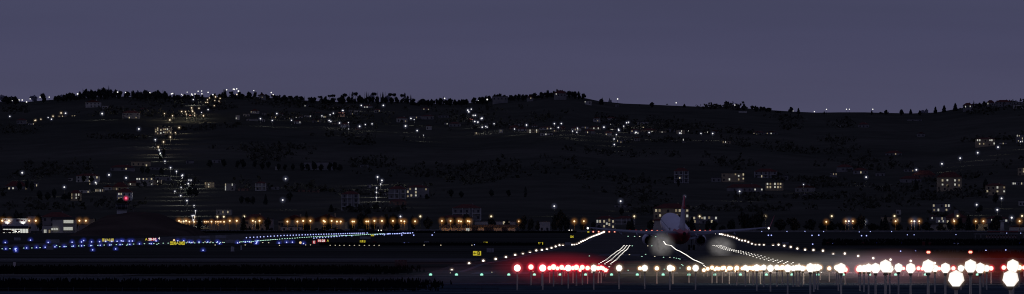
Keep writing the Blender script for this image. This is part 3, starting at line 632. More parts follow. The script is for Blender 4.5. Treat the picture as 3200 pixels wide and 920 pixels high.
# street-level houses and halls
def SH(o, items): H(o[0], o[1], o[2], items, where=Sx)
SH(B3,[(345,545,76,192,dict(rtop=28,wall='b',D=3600,depth=14)),(558,606,72,190,dict(roof='f',wall='d',D=3600,lit=[(572,88),(590,88)])),
 (690,905,80,190,dict(roof='g',rtop=34,wall='b',D=3620,depth=30,grid=False)),(915,1250,92,190,dict(roof='g',rtop=28,wall='b',D=3640,depth=30,grid=False)),(655,700,85,150,dict(roof='f',wall='b',D=3615)),
 (1465,1620,65,178,dict(rtop=50,wall='b',D=3600,lit=[(1592,90),(1620,85),(1592,110)])),(1700,1800,110,165,dict(rtop=88,wall='b',D=3610)),(40,200,95,190,dict(roof='h',rtop=60,wall='b',D=3680,depth=20,grid=False)),
 (676,866,140,192,dict(roof='f',wall='p',D=3500,depth=8,name='garage_building')),(220,330,90,192,dict(roof='f',wall='b',D=3700,grid=False))])
SH(C3,[(1660,1830,68,158,dict(rtop=45,wall='d',D=3620,lit=[(1673,92),(1697,92),(1733,92),(1779,80),(1812,92),(1697,112),(1733,112),(1756,112),(1779,100),(1779,120),(1812,115),(1733,135),(1756,135),(1779,140),(1812,140),(1820,70)])),
 (580,940,92,128,dict(rtop=70,roof='f',wall='p',D=3580,lit=[(840,65),(880,70)],grid=False)),(1155,1250,95,182,dict(roof='f',wall='p',D=3590)),(262,560,60,130,dict(rtop=38,wall='b',D=3700))])
SH(A3:=(0,660,2.85),[(250,440,45,66,dict(roof='f',wall='p',D=3700,grid=False)),(370,620,53,190,dict(rtop=10,wall='d',D=3650,depth=14)),(395,520,135,196,dict(roof='f',wall='p',D=3600,lit=[(402,180)])),
 (660,770,122,190,dict(roof='f',wall='d',D=3560,grid=False)),(700,830,70,190,dict(roof='f',wall='b',D=3660,grid=False))])
SH(D3,[(330,450,85,150,dict(rtop=68,wall='p',D=3590,lit=[(345,98),(355,118)]))])
SH(E3,[(990,1100,118,182,dict(roof='f',wall='d',D=3560,grid=False)),(1100,1180,118,150,dict(roof='f',wall='d',D=3570,grid=False)),(1395,1500,115,160,dict(roof='f',wall='b',D=3570,grid=False)),(1700,1850,140,180,dict(roof='g',rtop=125,wall='p',D=3500,grid=False)),(1210,1240,-12,10,dict(roof='f',wall='d',D=3800,grid=False))])

# modern block and glass showroom on the far left, built with their own openings
SZ = 5.29
def lit_panel(parent, D, x0, x1, y0, y1, n, nameP='window', mat=None, off=.06):
    a = PT(x0, y0, D) - parent.location; b = PT(x1, y1, D) - parent.location
    pan = link(nameP, boxmesh(nameP, a.x, b.x, -off, .02, b.z, a.z, mat=mat or winL[1]), parent)
    bm = bmesh.new()
    for i in range(n+1):
        x = a.x + (b.x-a.x)*i/n; bm_box(bm, x-.06, x+.06, -off-.06, -off-.003, b.z, a.z)
    bm_box(bm, a.x, b.x, -off-.12, -off-.065, a.z-.08, a.z+.08); bm_box(bm, a.x, b.x, -off-.12, -off-.065, b.z-.08, b.z+.04)
    me = from_bm('frame', bm); me.materials.append(winD); link('frame', me, pan); return pan
D_ = 3060.0
s = empty('modern_building', PT(198, 729, D_), 'office', 'pale modern block with long rows of bright windows left of the earth mound')
def blk(nm, x0,x1,y0,y1, parent, D, depth, mat, yo=0):
    a = PT(x0,y0,D)-parent.location; b = PT(x1,y1,D)-parent.location
    return link(nm, boxmesh(nm, a.x, b.x, yo, depth, b.z-1, a.z, mat=mat), parent)
blk('wall', 164,198,680,729, s, D_, 10, wallmats['p']); blk('wall', 198.2,234,683,729, s, D_, 10, wallmats['d'], .4)
blk('lower_block', 132,163.8,707,729, s, D_, 8, wallmats['p'], -.5)
blk('roof', 163,235,678.5,679.8, s, D_, 10.3, roof_gray, -.2)
coolwin = lamp_mat('office_window_light', (.92,.92,.84), .42, .5)
lit_panel(s, D_, 198.6, 229, 688.2, 698, 7, mat=coolwin, off=-.3); lit_panel(s, D_, 198.6, 227, 710, 720, 7, mat=coolwin, off=-.3)
lit_panel(s, D_, 159.8, 182, 713, 720, 3, mat=coolwin, off=.56); lit_panel(s, D_, 137, 146, 717.5, 729, 2, 'door', coolwin, .56); lit_panel(s, D_, 152, 158, 718, 729, 1, 'door', winL[2], .56)
s = empty('showroom', PT(47, 730, D_), 'shop', 'pale shop with a brightly lit glass front and dark lettering on its facade')
blk('wall', 6, 89, 683.5, 708.5, s, D_, 12, wallmats['w']); blk('canopy', 8.5, 88.5, 707.2, 708.8, s, D_, 12.2, winD, -1.0)
blk('back_wall', 6, 89, 708.6, 731, s, D_, 12, wallmats['p'], 1.0)
lit_panel(s, D_, 9.8, 88, 709.2, 730, 9, 'glass_front', lamp_mat('showroom_light', (.95,.96,.88), .62, .35), .05)
def text_mesh(txt, height, mat, depth=.02):
    cu = bpy.data.curves.new('letters', 'FONT'); cu.body = txt; cu.size = height*1.35; cu.align_x = 'CENTER'; cu.align_y = 'CENTER'; cu.extrude = depth; cu.offset = height*.035
    o = bpy.data.objects.new('tmp', cu); col.objects.link(o)
    dg = bpy.context.evaluated_depsgraph_get(); me = bpy.data.meshes.new_from_object(o.evaluated_get(dg)); bpy.data.objects.remove(o)
    me.materials.clear(); me.materials.append(mat); me.transform(Matrix.Rotation(math.pi/2, 4, 'X')); return me
lettR = surf('dark_red_letters', (.10,.03,.04), (.07,.02,.03), 3)
for txt, px_, hh in (('SEPFINA', 64, .8), ('OPH', 16.5, .75)):
    link('lettering', text_mesh(txt, hh, lettR), s, PT(px_, 690, D_) - s.location + Vector((0,-.06,0)))
for px_ in (23, 72):   # uplighters under the lettering
    q = link('wall_lamp', boxmesh('wall_lamp', -.25,.25,-.35,-.05,-.1,.1, mat=winD), s, PT(px_, 706, D_) - s.location)
    ld = bpy.data.lights.new('wall_uplight', 'SPOT'); ld.energy = 480; ld.spot_size = math.radians(95); ld.spot_blend = .6; ld.color = (1,.97,.9); ld.shadow_soft_size = .2
    lo = bpy.data.objects.new('wall_uplight', ld); col.objects.link(lo); lo.location = PT(px_, 705, D_) + Vector((0,-1.2,0)); lo.rotation_euler = (math.radians(162),0,0)

# warehouse along the road
s = empty('warehouse', PT(1495, 725, 3420), 'warehouse', 'long low pale warehouse with three dark doors and one lit window')
blk('wall', 1380, 1610, 705.5, 726, s, 3420, 14, wallmats['p'])
blk('roof', 1372, 1618, 702.5, 705.3, s, 3420, 14.5, roof_gray, -.8)
for a, b in ((1475,1493),(1513,1542),(1568,1586)): blk('door', a, b, 711, 725.5, s, 3420, .02, surf('door_blue_steel', (.03,.035,.07), (.02,.025,.05), 2), -.08)
lit_panel(s, 3420, 1456, 1468.5, 713.5, 723, 4, mat=winL[1], off=.1)
s = empty('low_shed', PT(2075, 727, 3400), 'shed', 'low dark shed right of the aircraft tail by the road')
blk('wall', 2255, 2330, 718, 727, s, 3400, 8, wallmats['d']); blk('roof', 2253, 2332, 716.5, 717.8, s, 3400, 8.2, roof_gray, -.2)

# boundary wall and fence
def wall_run(px0, px1, y0, y1, D, mat, label):
    a, b = PT(px0, y1, D), PT(px1, y0, D)
    o = link('boundary_wall', boxmesh('boundary_wall', 0, b.x-a.x, 0, .4, -1, b.z-a.z, mat=mat), None, a); tag(o, label, 'wall'); return o
wall_run(560, 1290, 719.5, 727, 3380, wallmats['d'], 'low grey wall along the road left of the warehouse')
wall_run(1615, 3300, 721, 727, 3385, wallmats['d'], 'low grey wall along the road right of the warehouse')
wall_run(1290, 1378, 717, 727, 3384, wallmats['d'], 'short taller grey wall at the left end of the warehouse')

# church steeple beyond the ridge
s = empty('church_steeple', Vector((WX(340,9600), 9600, far_z(WX(340,9600), 9600))), 'steeple', 'slim pale steeple rising behind the skyline trees on the left')
z1 = CZ+(HY-288)*9600/F - s.location.z; z2 = CZ+(HY-267)*9600/F - s.location.z
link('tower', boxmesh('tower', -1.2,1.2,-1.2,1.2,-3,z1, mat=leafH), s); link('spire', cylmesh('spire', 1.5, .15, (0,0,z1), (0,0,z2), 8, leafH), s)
for a in (-.5,.5): link('opening', boxmesh('opening', a-.25,a+.25,-1.26,-1.2,z1-3,z1-1, mat=winD), s)

# ---------------------------------------------------------------- earth mound with control tower
mound_mat = surf('mound_earth', (.044,.034,.029), (.085,.064,.052), .05, rough=1, spec=0, detail=8)
MP = [(215,742),(250,729),(283,703),(300,689),(319,679),(336,671),(366,667),(398,662.5),(436,660),(485,663.5),(508,669),(527,678),(546,689),(565,696),(599,705),(614,716),(634,742)]
bm = bmesh.new(); Dm = 2560
cols = [215 + 419*i/60 for i in range(61)]; rows = [Dm + d for d in (-90,-70,-52,-36,-22,-10,0,12,26,42,62,85)]
prof = [0,.16,.42,.66,.85,.96,1,.96,.84,.6,.28,0]
V_ = []
for d, f in zip(rows, prof):
    r_ = []
    for c in cols:
        X = WX(c, Dm); zt = CZ - (lerp(MP, c)-HY)*Dm/F; g = field_z(d)-.3
        r_.append(bm.verts.new((X, d, g + max(0, zt-field_z(Dm))*f + (R.uniform(-.12,.12) if 0<f<1 else 0))))
    V_.append(r_)
for a, b in zip(V_, V_[1:]):
    for i in range(60): bm.faces.new((a[i], a[i+1], b[i+1], b[i]))
me = from_bm('mound', bm, True); me.materials.append(mound_mat); tag(link('mound', me), 'broad rounded earth mound on the airfield', kind='structure')
s = empty('control_tower', PT(380, 670, Dm), 'control tower', 'small glazed control tower cab standing on top of the earth mound')
k = Dm/F
link('base', boxmesh('base', -14*k, 15*k, -1.5, 1.5, -1, 13*k, mat=wallmats['w']), s)
link('walkway', boxmesh('walkway', -17*k, 18*k, -1.9, 1.9, 13*k+.003, 14.5*k, mat=wallmats['d']), s)
g = link('cab', cylmesh('cab', 16*k, 19*k, (0,0,14.6*k), (0,0,31*k), 8, winD), s)
for i in range(8):
    a = 2*math.pi*i/8
    link('mullion', cylmesh('mullion', .05,.05,(math.cos(a)*16.3*k, math.sin(a)*16.3*k, 14.6*k),(math.cos(a)*19.3*k, math.sin(a)*19.3*k, 31*k),5,wallmats['p']), g)
link('roof', cylmesh('roof', 20*k, 18*k, (0,0,31.2*k), (0,0,33*k), 8, roof_gray), s)
link('mast', cylmesh('mast', .07,.04,(18*k,0,30*k),(17*k,0,56*k),6,wallmats['d']), s)
link('beacon', sphere_mesh('beacon', 12, 8, lamp_mat('beacon_red', (1,.08,.16), 2.2)), s, (14*k,-.3,50*k)).scale = (3.2*k,)*3
link('glow', sphere_mesh('glow', 24, 16, glow_mat('glow_red_beacon', (1,.05,.12), .35, 5)), s, (14*k,-.3,50*k)).scale = (11*k,)*3
s = empty('thin_mast', PT(418, 663, Dm), 'mast', 'thin short mast on the crest of the earth mound'); link('pole', cylmesh('pole', .06,.04,(0,0,-1),(0,0,1.4),6,wallmats['d']), s); link('tip', sphere_mesh('tip',8,6,wallmats['d']), s, (0,0,1.5)).scale=(.12,)*3

# ---------------------------------------------------------------- lamps
poleM = surf('lamp_post_metal', (.04,.04,.04), (.03,.03,.03), 2, rough=.6, metallic=.3)
LC = {'w': ((1,.98,.95), 1.05, (.55,.6,1)), 'c': ((1,.84,.62), 1.05, (1,.72,.4)), 'o': ((1,.70,.34), 1.9, (1,.42,.10)), 'y': ((1,.84,.55), 1.2, (1,.72,.4)), 'r': ((1,.12,.10), 1.8, (1,.05,.05))}
GLOBE = {k: sphere_mesh('lamp', 12, 8, (lamp_mat('street_light_'+k, v[0], v[1]) if k != 'o' else rim_mat('street_light_o', (1,.88,.6), (1,.45,.10), 1.35, 1.2))) for k, v in LC.items()}
GLOW = {k: sphere_mesh('glow', 24, 16, glow_mat('street_glow_'+k, v[2], {'w':.035,'c':.04,'o':.12,'y':.06,'r':.1}[k], {'w':8,'c':8,'o':18,'y':14,'r':9}[k])) for k, v in LC.items()}
POLE = cylmesh('pole', .11, .07, (0,0,-.6), (0,0,1), 6, poleM)
ARM = boxmesh('arm', -.05,.05,-.5,0,-.04,.04, mat=poleM)
CN = {'w':'white','c':'warm white','o':'orange','y':'yellowish','r':'red'}
LIGHTS = []
def street_lamp(px, py, c, r, where, hpx=None, D=None, glow=5, light=0):
    if D is None:
        D = 6000
        for _ in range(3):
            hp = (6.5*F/D) if hpx is None else hpx
            D = find_D(px, py+hp)
    base = on_ground(px, D) if D != -1 else None
    top = PT(px, py, D); h = max(2.5, top.z - base.z); rm = r*D/F*(R.uniform(.62,.92) if r < 2.6 else .95)
    o = empty('street_lamp', base, 'street lamp'); o['group'] = 'street lamps ' + where
    q = link('pole', POLE, o); q.scale = (1,1,h)
    q = link('lamp', GLOBE[c], o, (0,-.5,h)); q.scale = (rm,)*3
    if glow: link('glow', GLOW[c], o, (0,-.5,h)).scale = (rm*glow,)*3
    series(o, 'lamp'+c+where, px, f'{CN[c]} street lamp {where}, ' + '{} of its colour from left')
    if light: LIGHTS.append((top + Vector((0,-1.2,0)), LC[c][0 if c!='o' else 2], light))
    return o
def LM(ox, oy, s, items, where, **kw):
    for it in items:
        c = it[2] if len(it) > 2 else 'w'; r = it[3] if len(it) > 3 else 2.45
        street_lamp(ox+it[0]/s, oy+it[1]/s, c, r, where, **kw)
LM(0,240,S1,[(120,231),(184,226),(215,226),(257,257),(291,215),(387,198),(475,198),(749,167,'w',2.6),(1135,150),(1212,153),(1446,156),(1655,166),(1666,163),(1806,150),(1752,171),(1763,179),(1850,169),(1882,168),(1856,179),(1912,141),(1946,139),(1948,166)], RI, D=6740, glow=0)
LM(640,240,S1,[(32,152),(78,174),(211,127),(276,121),(286,123),(308,118),(325,140,'w',2.8),(309,172,'c'),(473,135),(485,155),(642,154),(660,174)], RI, D=6745, glow=0)
LM(1280,240,S1,[(338,210),(663,231,'w',1.8),(749,221,'w',2.6)], RI, D=6690, glow=0)
LM(1920,240,S1,[(31,216),(596,253),(1160,275),(1724,334,'w',1.5),(1929,338)], RI, D=6745, glow=0)
LM(2560,240,S1,[(70,316),(263,315),(291,315),(517,315)], RI, D=6745, glow=0)
LM(0,240,S1,[(95,384,'w',2.0),(590,351,'c'),(633,354),(512,382,'c',2.1),(497,411,'w',2.1),(465,395,'w',1.6),(338,424,'c',2.1),(346,420,'c',2.1),(395,411,'c',2.1)], 'on the upper left slope')
LM(0,240,S1,[(986,357,'w',2.7),(1340,505,'w',2.7),(1865,222,'w',2.2)], 'along the winding hill road', light=3500)
LM(0,240,S1,[(1587,357,'c'),(1665,377,'c'),(1639,418,'c'),(1729,492,'c'),(1692,541,'c',2.1),(1644,583,'c'),(1578,630,'c'),(1499,609),(1527,679,'c'),(1536,708),(1549,738),
 (1849,302,'c',2.1),(1854,324,'c',2),(1790,339,'c',2.1),(1753,337,'c'),(1798,362,'c',1.9),(1859,336,'c',2),(1876,352,'c',1.8),(1878,373,'c',1.7),(1920,305,'c',2),(1945,346,'w',1.6),(1963,377,'c',2.1)], 'along the winding hill road', light=2600)
LM(0,460,S1,[(1592,137),(1646,200),(1703,235),(1762,272),(1755,277),(1823,319),(1844,320),(1817,353),(1748,389),(1688,427),(1744,470),(1804,517),(1873,564),(1887,616),(1855,664),(1872,661),(1878,675,'c'),(1866,704)], 'along the winding hill road', light=2600)
LM(0,460,S1,[(215,248,'w',2.8),(1052,269,'w',2.7),(1217,298,'w',2.6),(923,343,'w',2.6),(621,387,'w',2.6)], 'on the lower left slope', light=500, glow=5)
LM(640,240,S1,[(45,206,'c',2),(26,224,'c',2),(10,250,'c',1.9),(26,250,'c',1.9),(97,231,'c',1.8),(137,237,'c',1.9),(104,196,'c',2.1),(148,210,'c',1.8),(91,281,'c',1.8),(32,319,'w',2)], 'below the ridge lamps')
LM(640,240,S1,[(695,357),(537,406),(651,423),(837,422),(1130,379),(1209,368),(1240,353),(1328,326),(1335,327),(1510,278),(1723,278),(1200,424),(1216,432),(1300,448),(1386,443,'w',2),(1494,480,'w',2.6),(1549,462,'w',2.4),(1614,456,'w',2.4),(1388,505,'w',1.4),(1937,477,'w',2.6)], V, light=700)
LM(1280,240,S1,[(13,404),(44,415,'w',1.6),(73,521),(135,565,'w',1.5),(562,324),(595,314),(571,340),(613,373),(634,374),(699,402,'w',2.6),(690,407),(629,433),(659,439),(701,488),(735,481),(748,488),(815,455),(1128,467),(1012,506),(1397,454),(1464,453),(1435,491),(1620,498),(1573,526),(1614,537),(1875,488),(1973,602),(1975,655)], V, light=700)
LM(1920,240,S1,[(118,445),(137,440),(90,478),(39,508),(43,518),(19,560),(208,538),(335,540),(632,545),(835,548),(948,549)], V, light=700)
LM(640,460,S1,[(780,306,'w',2.7),(752,512,'w',2.7)], 'on the dark middle slope', light=500, glow=6)
LM(640,460,S1,[(1667,289,'w',2.7),(1709,322,'w',2.6),(1698,358),(1658,395),(1656,437),(1655,486)], 'in the short mid-slope row', light=2600)
LM(640,460,S1,[(1888,670,'w',2.7),(122,673,'y',2.8),(184,673,'y',2.8),(381,670,'y',2.8)], 'behind the boundary road', D=3640, light=500)
LM(1280,460,S1,[(1396,571,'w',2.7)], 'on the dark middle slope', light=400, glow=6)
LM(1920,460,S1,[(60,523,'w',2.8),(1208,428,'w',2.6),(1825,361,'w',2.0),(678,477,'w',2.0)], 'on the lower right slope', light=500, glow=6)
LM(2560,240,S1,[(1943,628,'w',2.3),(1725,681,'w',2.6)], 'along the rising road on the right', light=400)
LM(2560,460,S1,[(1529,55,'w',2.6),(1360,108,'w',2.6),(1184,162,'w',2.6),(453,291,'w',2.6),(1759,496,'w',2.7),(1519,557,'w',2.7),(1718,606,'w',2.9)], 'along the rising road on the right', light=800, glow=5)
LM(2560,460,S1,[(937,220,'w',2.6)], 'above the broad reddish roof', light=60, glow=5)
LM(1920,460,S1,[(192,669,'y',2.9),(822,669,'y',2.9),(1456,668,'y',2.9)], 'behind the boundary road', D=3640, light=900)
LM(2560,460,S1,[(1857,682,'w',3.2),(444,717,'w',3.1),(121,667,'y',3),(726,666,'y',3),(1335,665,'y',3),(1957,665,'y',3.1)], 'behind the boundary road', D=3560, light=700)
LM(1280,660,2.85,[(96,48,'y',3),(727,48,'y',3)], 'behind the boundary road', D=3640, light=700)
BR = 'along the boundary road'
LM(0,460,S1,[(23,711,'o',3.3),(87,711,'o',3.3),(283,711,'o',3.1),(346,711,'o',3.3),(767,711,'o',3.1),(829,711,'o',3.1)], BR, D=3000, light=160, glow=8)
LM(0,460,S1,[(1728,712,'o',3),(1796,712,'o',3),(1828,722,'o',2.6),(1874,722,'o',2.6),(1747,722,'o',2.5),(1772,718,'y',3)], BR, D=3420, light=900, glow=8)
LM(640,660,2.85,[(0,96,'o',2.4),(15,96,'o',2.4),(30,96,'o',2.4),(60,95,'o',2.8),(97,96,'o',2.4),(111,96,'o',2.4),(126,96,'o',2.4),(143,96,'o',2.4),(172,96,'o',2.8)], BR, D=3560, light=300, glow=7)
LM(640,660,2.85,[(223,87,'o',3.2),(285,87,'o',3.2),(428,87,'o',3),(451,96,'y',2.5),(488,87,'o',3.2),(736,94,'o',3),(825,94,'o',3),(877,88,'o',3.3),(941,87,'o',3.3),(1059,87,'o',3.2),(1070,95,'o',2.8),(1130,88,'o',3),(1177,94,'o',3),(1211,94,'o',3.1),(1315,94,'o',2.8),(1330,94,'o',2.8),(1438,93,'o',2.7),(1456,93,'o',2.9),(1511,88,'o',3.2),(1578,88,'o',3.3),(1676,88,'o',3.1),(1749,88,'o',2.9),(1778,93,'o',2.9)], BR, D=3400, light=1100, glow=8)
LM(1280,660,2.85,[(49,92,'o',3),(288,88,'o',3),(365,88,'o',3),(438,89,'o',3),(458,93,'o',2.8),(518,89,'o',2.8),(533,93,'o',2.9),(1467,92,'o',3.1),(1553,91,'o',3),(973,91,'o',2.2)], BR, D=3400, light=1000, glow=8)
LM(2560,460,S1,[(68,722,'o',2.8),(256,716,'o',2.9),(286,716,'w',3),(325,716,'o',2.9),(737,716,'o',2.9),(890,716,'o',2.9),(918,717,'w',3.1),(965,716,'o',2.9),(1303,716,'o',3),(1510,717,'o',2.6),(1584,716,'o',3),(1933,716,'o',3.1)], BR, D=3410, light=900, glow=8)
for i, (p_, c_, en) in enumerate(LIGHTS):
    ld = bpy.data.lights.new('street_light', 'POINT'); ld.energy = en; ld.color = c_; ld.shadow_soft_size = .4
    o = bpy.data.objects.new('street_light', ld); col.objects.link(o); o.location = p_

# ---------------------------------------------------------------- runway, taxiway and approach lights
fixM = surf('fixture_grey', (.08,.08,.085), (.05,.05,.055), 4, rough=.6)
STEM = cylmesh('stem', .05,.04,(0,0,0),(0,0,1),6,fixM); BASE = cylmesh('base', .14,.1,(0,0,0),(0,0,.06),8,fixM)
def fld(color, s, gcol, gs, flat=1.0, nm='x', rim=None):
    return (sphere_mesh('lamp', 12, 8, rim_mat('field_'+nm, color, rim, s, 1.3) if rim else lamp_mat('field_'+nm, color, s), True, flat), sphere_mesh('glow', 24, 16, glow_mat('field_glow_'+nm, gcol, gs, 11)))
FL = {'white': fld((1,.93,.84), 2.0, (1,.72,.55), .16, nm='white'), 'blue': fld((.66,.72,1), 1.2, (.08,.12,1), .12, nm='blue', rim=(.16,.22,1)),
 'green': fld((.55,.98,.75), 1.05, (.1,.6,.4), .10, .5, 'green'), 'cream': fld((1,.87,.62), 1.1, (1,.6,.3), .10, .5, 'cream'), 'red': fld((1,.55,.4), 1.6, (1,.05,.03), .35, nm='red', rim=(1,.08,.05)),
 'thr': fld((.50,1,.80), .95, (.05,.7,.45), .16, nm='threshold', rim=(.06,.62,.40)), 'peach': fld((1,.72,.4), .8, (1,.6,.3), .1, nm='peach')}
WHATN = {'white':('runway_edge_light','white runway edge light'),'blue':('taxiway_edge_light','blue taxiway edge light'),'green':('taxiway_centre_light','flat green centre line light'),'cream':('inset_light','flat cream inset light'),'red':('runway_end_light','red runway end light'),'thr':('threshold_light','green threshold light'),'peach':('warning_light','round peach coloured lamp')}
def field_lamp(px, py, kind, r, where, h=.3, D=None, glow=2.8, name=None, desc=None, flat=1.0):
    if D is None: D = find_D(px, py, h)
    X = WX(px, D); zg = field_z(D)
    z = CZ - (py-HY)*D/F
    if z < zg + .08: z = zg + .08
    o = empty(name or WHATN[kind][0], (X, D, zg), 'light'); rm = r*D/F
    hh = z - zg
    lamp, gl = FL[kind]
    link('stem', STEM, o).scale = (1,1,max(.05, hh)); link('base', BASE, o)
    link('lamp', lamp, o, (0,0,hh)).scale = (rm, rm, rm*flat)
    if glow: link('glow', gl, o, (0,0,hh)).scale = (rm*glow,)*3
    o['group'] = (desc or WHATN[kind][1]) + 's ' + where
    series(o, kind+where+(desc or ''), px, (desc or WHATN[kind][1]) + ' ' + where + ', {} from the left')
    return o
# runway edge lights, 61 m apart in plan
leftE = [(1412,847,'f'),(1466,824),(1510.5,815.5),(1549,810),(1581,804.5),(1610,797.5),(1634,797,'f'),(1656,793,'f'),(1676,783.5),(1693.3,782),(1709,780),(1723.5,775.6),(1736.5,771),(1748.4,767),(1759,768,'f'),(1787.4,766),(1795,765.8),(1802.5,767,'f'),(1809.5,762.5),(1816,756.5),(1822,753.5),(1828,751.8),(1833.5,749.5),(1838.6,746),(1843.5,744.5)] + [(1848+i*4.0, 742.2-i*1.7) for i in range(11)]
for x, y, *f in leftE:
    off = PX - x; D = (23.5-4.55)*F/off
    field_lamp(x, y, 'white', max(2.1, 3.4*(700/D)**.28), 'on the left runway edge', D=D, glow=3.6, flat=.45 if f else 1)
rightE = [(2921,823),(2846,816),(2783,812),(2729,807.5),(2682,800.5),(2640,793),(2604,795,'f'),(2571.6,784),(2542,782),(2516,781),(2491.7,777.4),(2471,772.3),(2451,768.7),(2433,765.3),(2416,769,'f'),(2387,768),(2373,766.2),(2361,768.5,'f'),(2349.5,762.5),(2338.6,757),(2328.6,753),(2319,752.3),(2310,750),(2302.3,745.3),(2293,742.3),(2286.5,740.3,'f'),(2280,739.5,'f'),(2274,736.5),(2266,735.5,'f'),(2258.5,733.4),(2254,732.6),(2249,732,),(2244,731.6),(2238,731.2),]
for x, y, *f in rightE:
    D = (23.5+4.55)*F/(x-PX)
    field_lamp(x, y, 'white', max(2.1, 3.4*(700/D)**.28), 'on the right runway edge', D=D, glow=3.6, flat=.45 if f else 1)
# touchdown zone barrettes: three flush lights each
WL = sphere_mesh('light', 10, 6, lamp_mat('field_inset_white', (1,.95,.86), 1.6), True, .34)
for side, X0, tx in ((-1, -4.5, 'left'), (1, 15.2, 'right')):
    for k_ in range(30):
        D = 630 + 30*k_
        if D > 1500: break
        o = empty('touchdown_barrette', (X0, D, field_z(D)+.05), 'runway light', f'row of three flush white lights {tx} of the runway centre line, {ordinal(k_+1)} from the threshold', f'touchdown zone rows {tx} of the centre line')
        rr_ = .055 + .035*(D/1500)
        dxs = (-.62, 0, .62) if side < 0 else (-.75, 0, .75)
        for i_, dx_ in enumerate(dxs):
            link('light', WL, o, (dx_, (0 if side < 0 else (1-i_)*3), .06)).scale = (rr_*1.5, rr_*1.5, rr_*1.2)
# centre line
for k_ in range(88):
    D = 690 + 15*k_
    if D > 2000: break
    o = empty('centre_line_light', (lerp([(690,5.85),(900,5.7),(1500,5.1),(2000,4.7)], D), D, field_z(D)+.05), 'runway light', f'flush white light on the runway centre line, {ordinal(k_+1)} from the threshold', 'runway centre line lights')
    r_ = .05 + .045*D/1500; link('lamp', WL, o, (0,0,.06)).scale = (r_*1.4,)*3
    link('rim', BASE, o).scale = (1,1,.4)
for (x, y, kd) in [(2037,769,'green'),(1976,769,'green'),(2024,769,'cream'),(1967,796.5,'cream'),(2017.5,796,'green'),(2006,802,'green'),(2046,803,'cream'),(2073.6,804.5,'green'),(2093.3,805.2,'cream'),(2106,806.6,'green'),(2114,807.7,'green'),(2121,809.5,'green'),(2125,811,'green'),(2130.5,829,'green'),(2134,833.5,'green'),(1963,845,'green'),(2076,841.7,'green'),(2125,838.5,'green'),(1842,800.5,'green'),(1963,739,'green'),(1983,739.3,'green'),(1999,740,'cream'),(2049,740.7,'green')]:
    field_lamp(x, y, kd, 2.1, 'set in the runway surface', h=.1, glow=0)
for (x, y) in [(1407.5,853.5),(1537,852),(1666,850)]: field_lamp(x, y, 'cream', 1.6, 'just behind the green threshold lights', h=.12, glow=0)
# threshold
for x in [1345.6,1426.5,1505.3,1590,1670,1750.5,1830,1911,1991.6,2072.3,2153,2234.5,2314,2395,2475,2556,2636.5,2717.5,2798.6,2891.6,2973,3054.5]:
    field_lamp(x, 859.5, 'thr', 5.0, 'along the runway threshold', D=594, glow=2.0)
# red end lights
for (x, y) in crop(*C3, [(1636,186),(1684,186),(1730,186.5),(1778,187),(1826,187.5)]) + crop(*D3, [(140,178),(192,178),(238,179),(285,178),(334,178),(381,180),(424,182),(667,180),(713,180),(762,177),(808,180),(853,178)]):
    field_lamp(x, y, 'red', 2.3, 'across the far runway end', D=3192 if x > 1910 else 3188, glow=3)
for (x, y) in crop(*E3, [(967,367),(979,367),(1341,366),(1353,366)]):
    field_lamp(x, y, 'red', 4.0, 'in the pairs right of the runway', D=900, glow=2.6, name='warning_light', desc='bright red obstruction light')
# blue and green taxiway lights
TXL = 'around the left taxiways'; TR = 'in the long blue row of the taxiway'; TG = 'in the long curved taxiway line'
blue_row = crop(600,660,SZ,[(899,441),(960,436),(1020,433),(1078,431),(1131,428),(1188,425),(1250,420),(1302,416),(1359,414),(1415,410),(1469,408),(1523,404),(1575,403)]) + \
 crop(900,660,SZ,[(38,401),(87,400),(136,398),(185,397),(234,394),(285,393),(327,392),(374,391),(418,388),(463,387),(508,386),(549,385),(593,383),(636,382),(676,381),(720,380),(760,379),(797,378),(835,377),(873,376),(911,374),(948,373),(985,372),(1021,371),(1057,370),(1092,369),(1127,368),(1161,367),(1195,367),(1228,366),(1258,365),(1309,363)])
for i_, (x, y) in enumerate(blue_row): field_lamp(x, y, 'blue', 1.75, TR, glow=3.0, h=.5)
low_row = crop(900,660,SZ,[(428,448),(475,443),(526,439),(574,438),(621,433),(669,430),(715,427),(762,423),(808,420),(850,414),(895,410),(960,410),(1055,410),(1440,392),(1480,388),(1530,384),(1565,383),(1592,395),(1600,382),(1640,380),(1665,377),(1685,376)]) + \
 crop(1200,720,4.63,[(60,53),(90,52),(125,52),(152,51),(175,50),(198,50),(223,48),(248,46),(275,38),(290,45),(315,44),(340,43),(360,42),(383,42),(415,37)])
for x, y in low_row: field_lamp(x, y, 'blue', 1.7, 'in the lower blue row of the taxiway', glow=3.0)
green_row = crop(600,660,SZ,[(45,528),(117,527),(187,525),(243,525),(297,525),(347,524),(407,521),(470,522),(530,520),(795,511),(825,510),(855,508),(883,506),(917,503),(948,503),(980,502),(1010,503),(1045,497),(1080,490),(1100,492),(1129,491),(1158,487),(1185,485),(1211,483),(1242,481),(1270,480),(1297,477),(1325,474),(1353,471),(1380,471),(1408,469),(1448,465),(1492,460),(1535,458),(1578,455),(1619,453),(1660,450)]) + \
 crop(900,660,SZ,[(73,450),(115,448),(154,444),(194,441),(235,438),(272,436),(311,434),(349,431),(386,428),(423,426),(459,425),(495,423),(530,421),(565,419),(600,417),(642,416),(675,415),(711,413),(745,412),(775,411),(803,409),(848,410),(880,408),(915,407),(945,406),(975,405),(1010,402),(1040,401),(1075,400),(1110,398),(1140,397),(1170,396),(1200,394),(1235,392),(1265,391),(1295,389),(1330,387),(1360,386),(1395,386),(1425,384),(1455,382),(1485,381),(1515,379),(1545,378),(1580,377)])
for x, y in green_row: field_lamp(x, y, 'green', 2.1, TG, h=.12, glow=0)
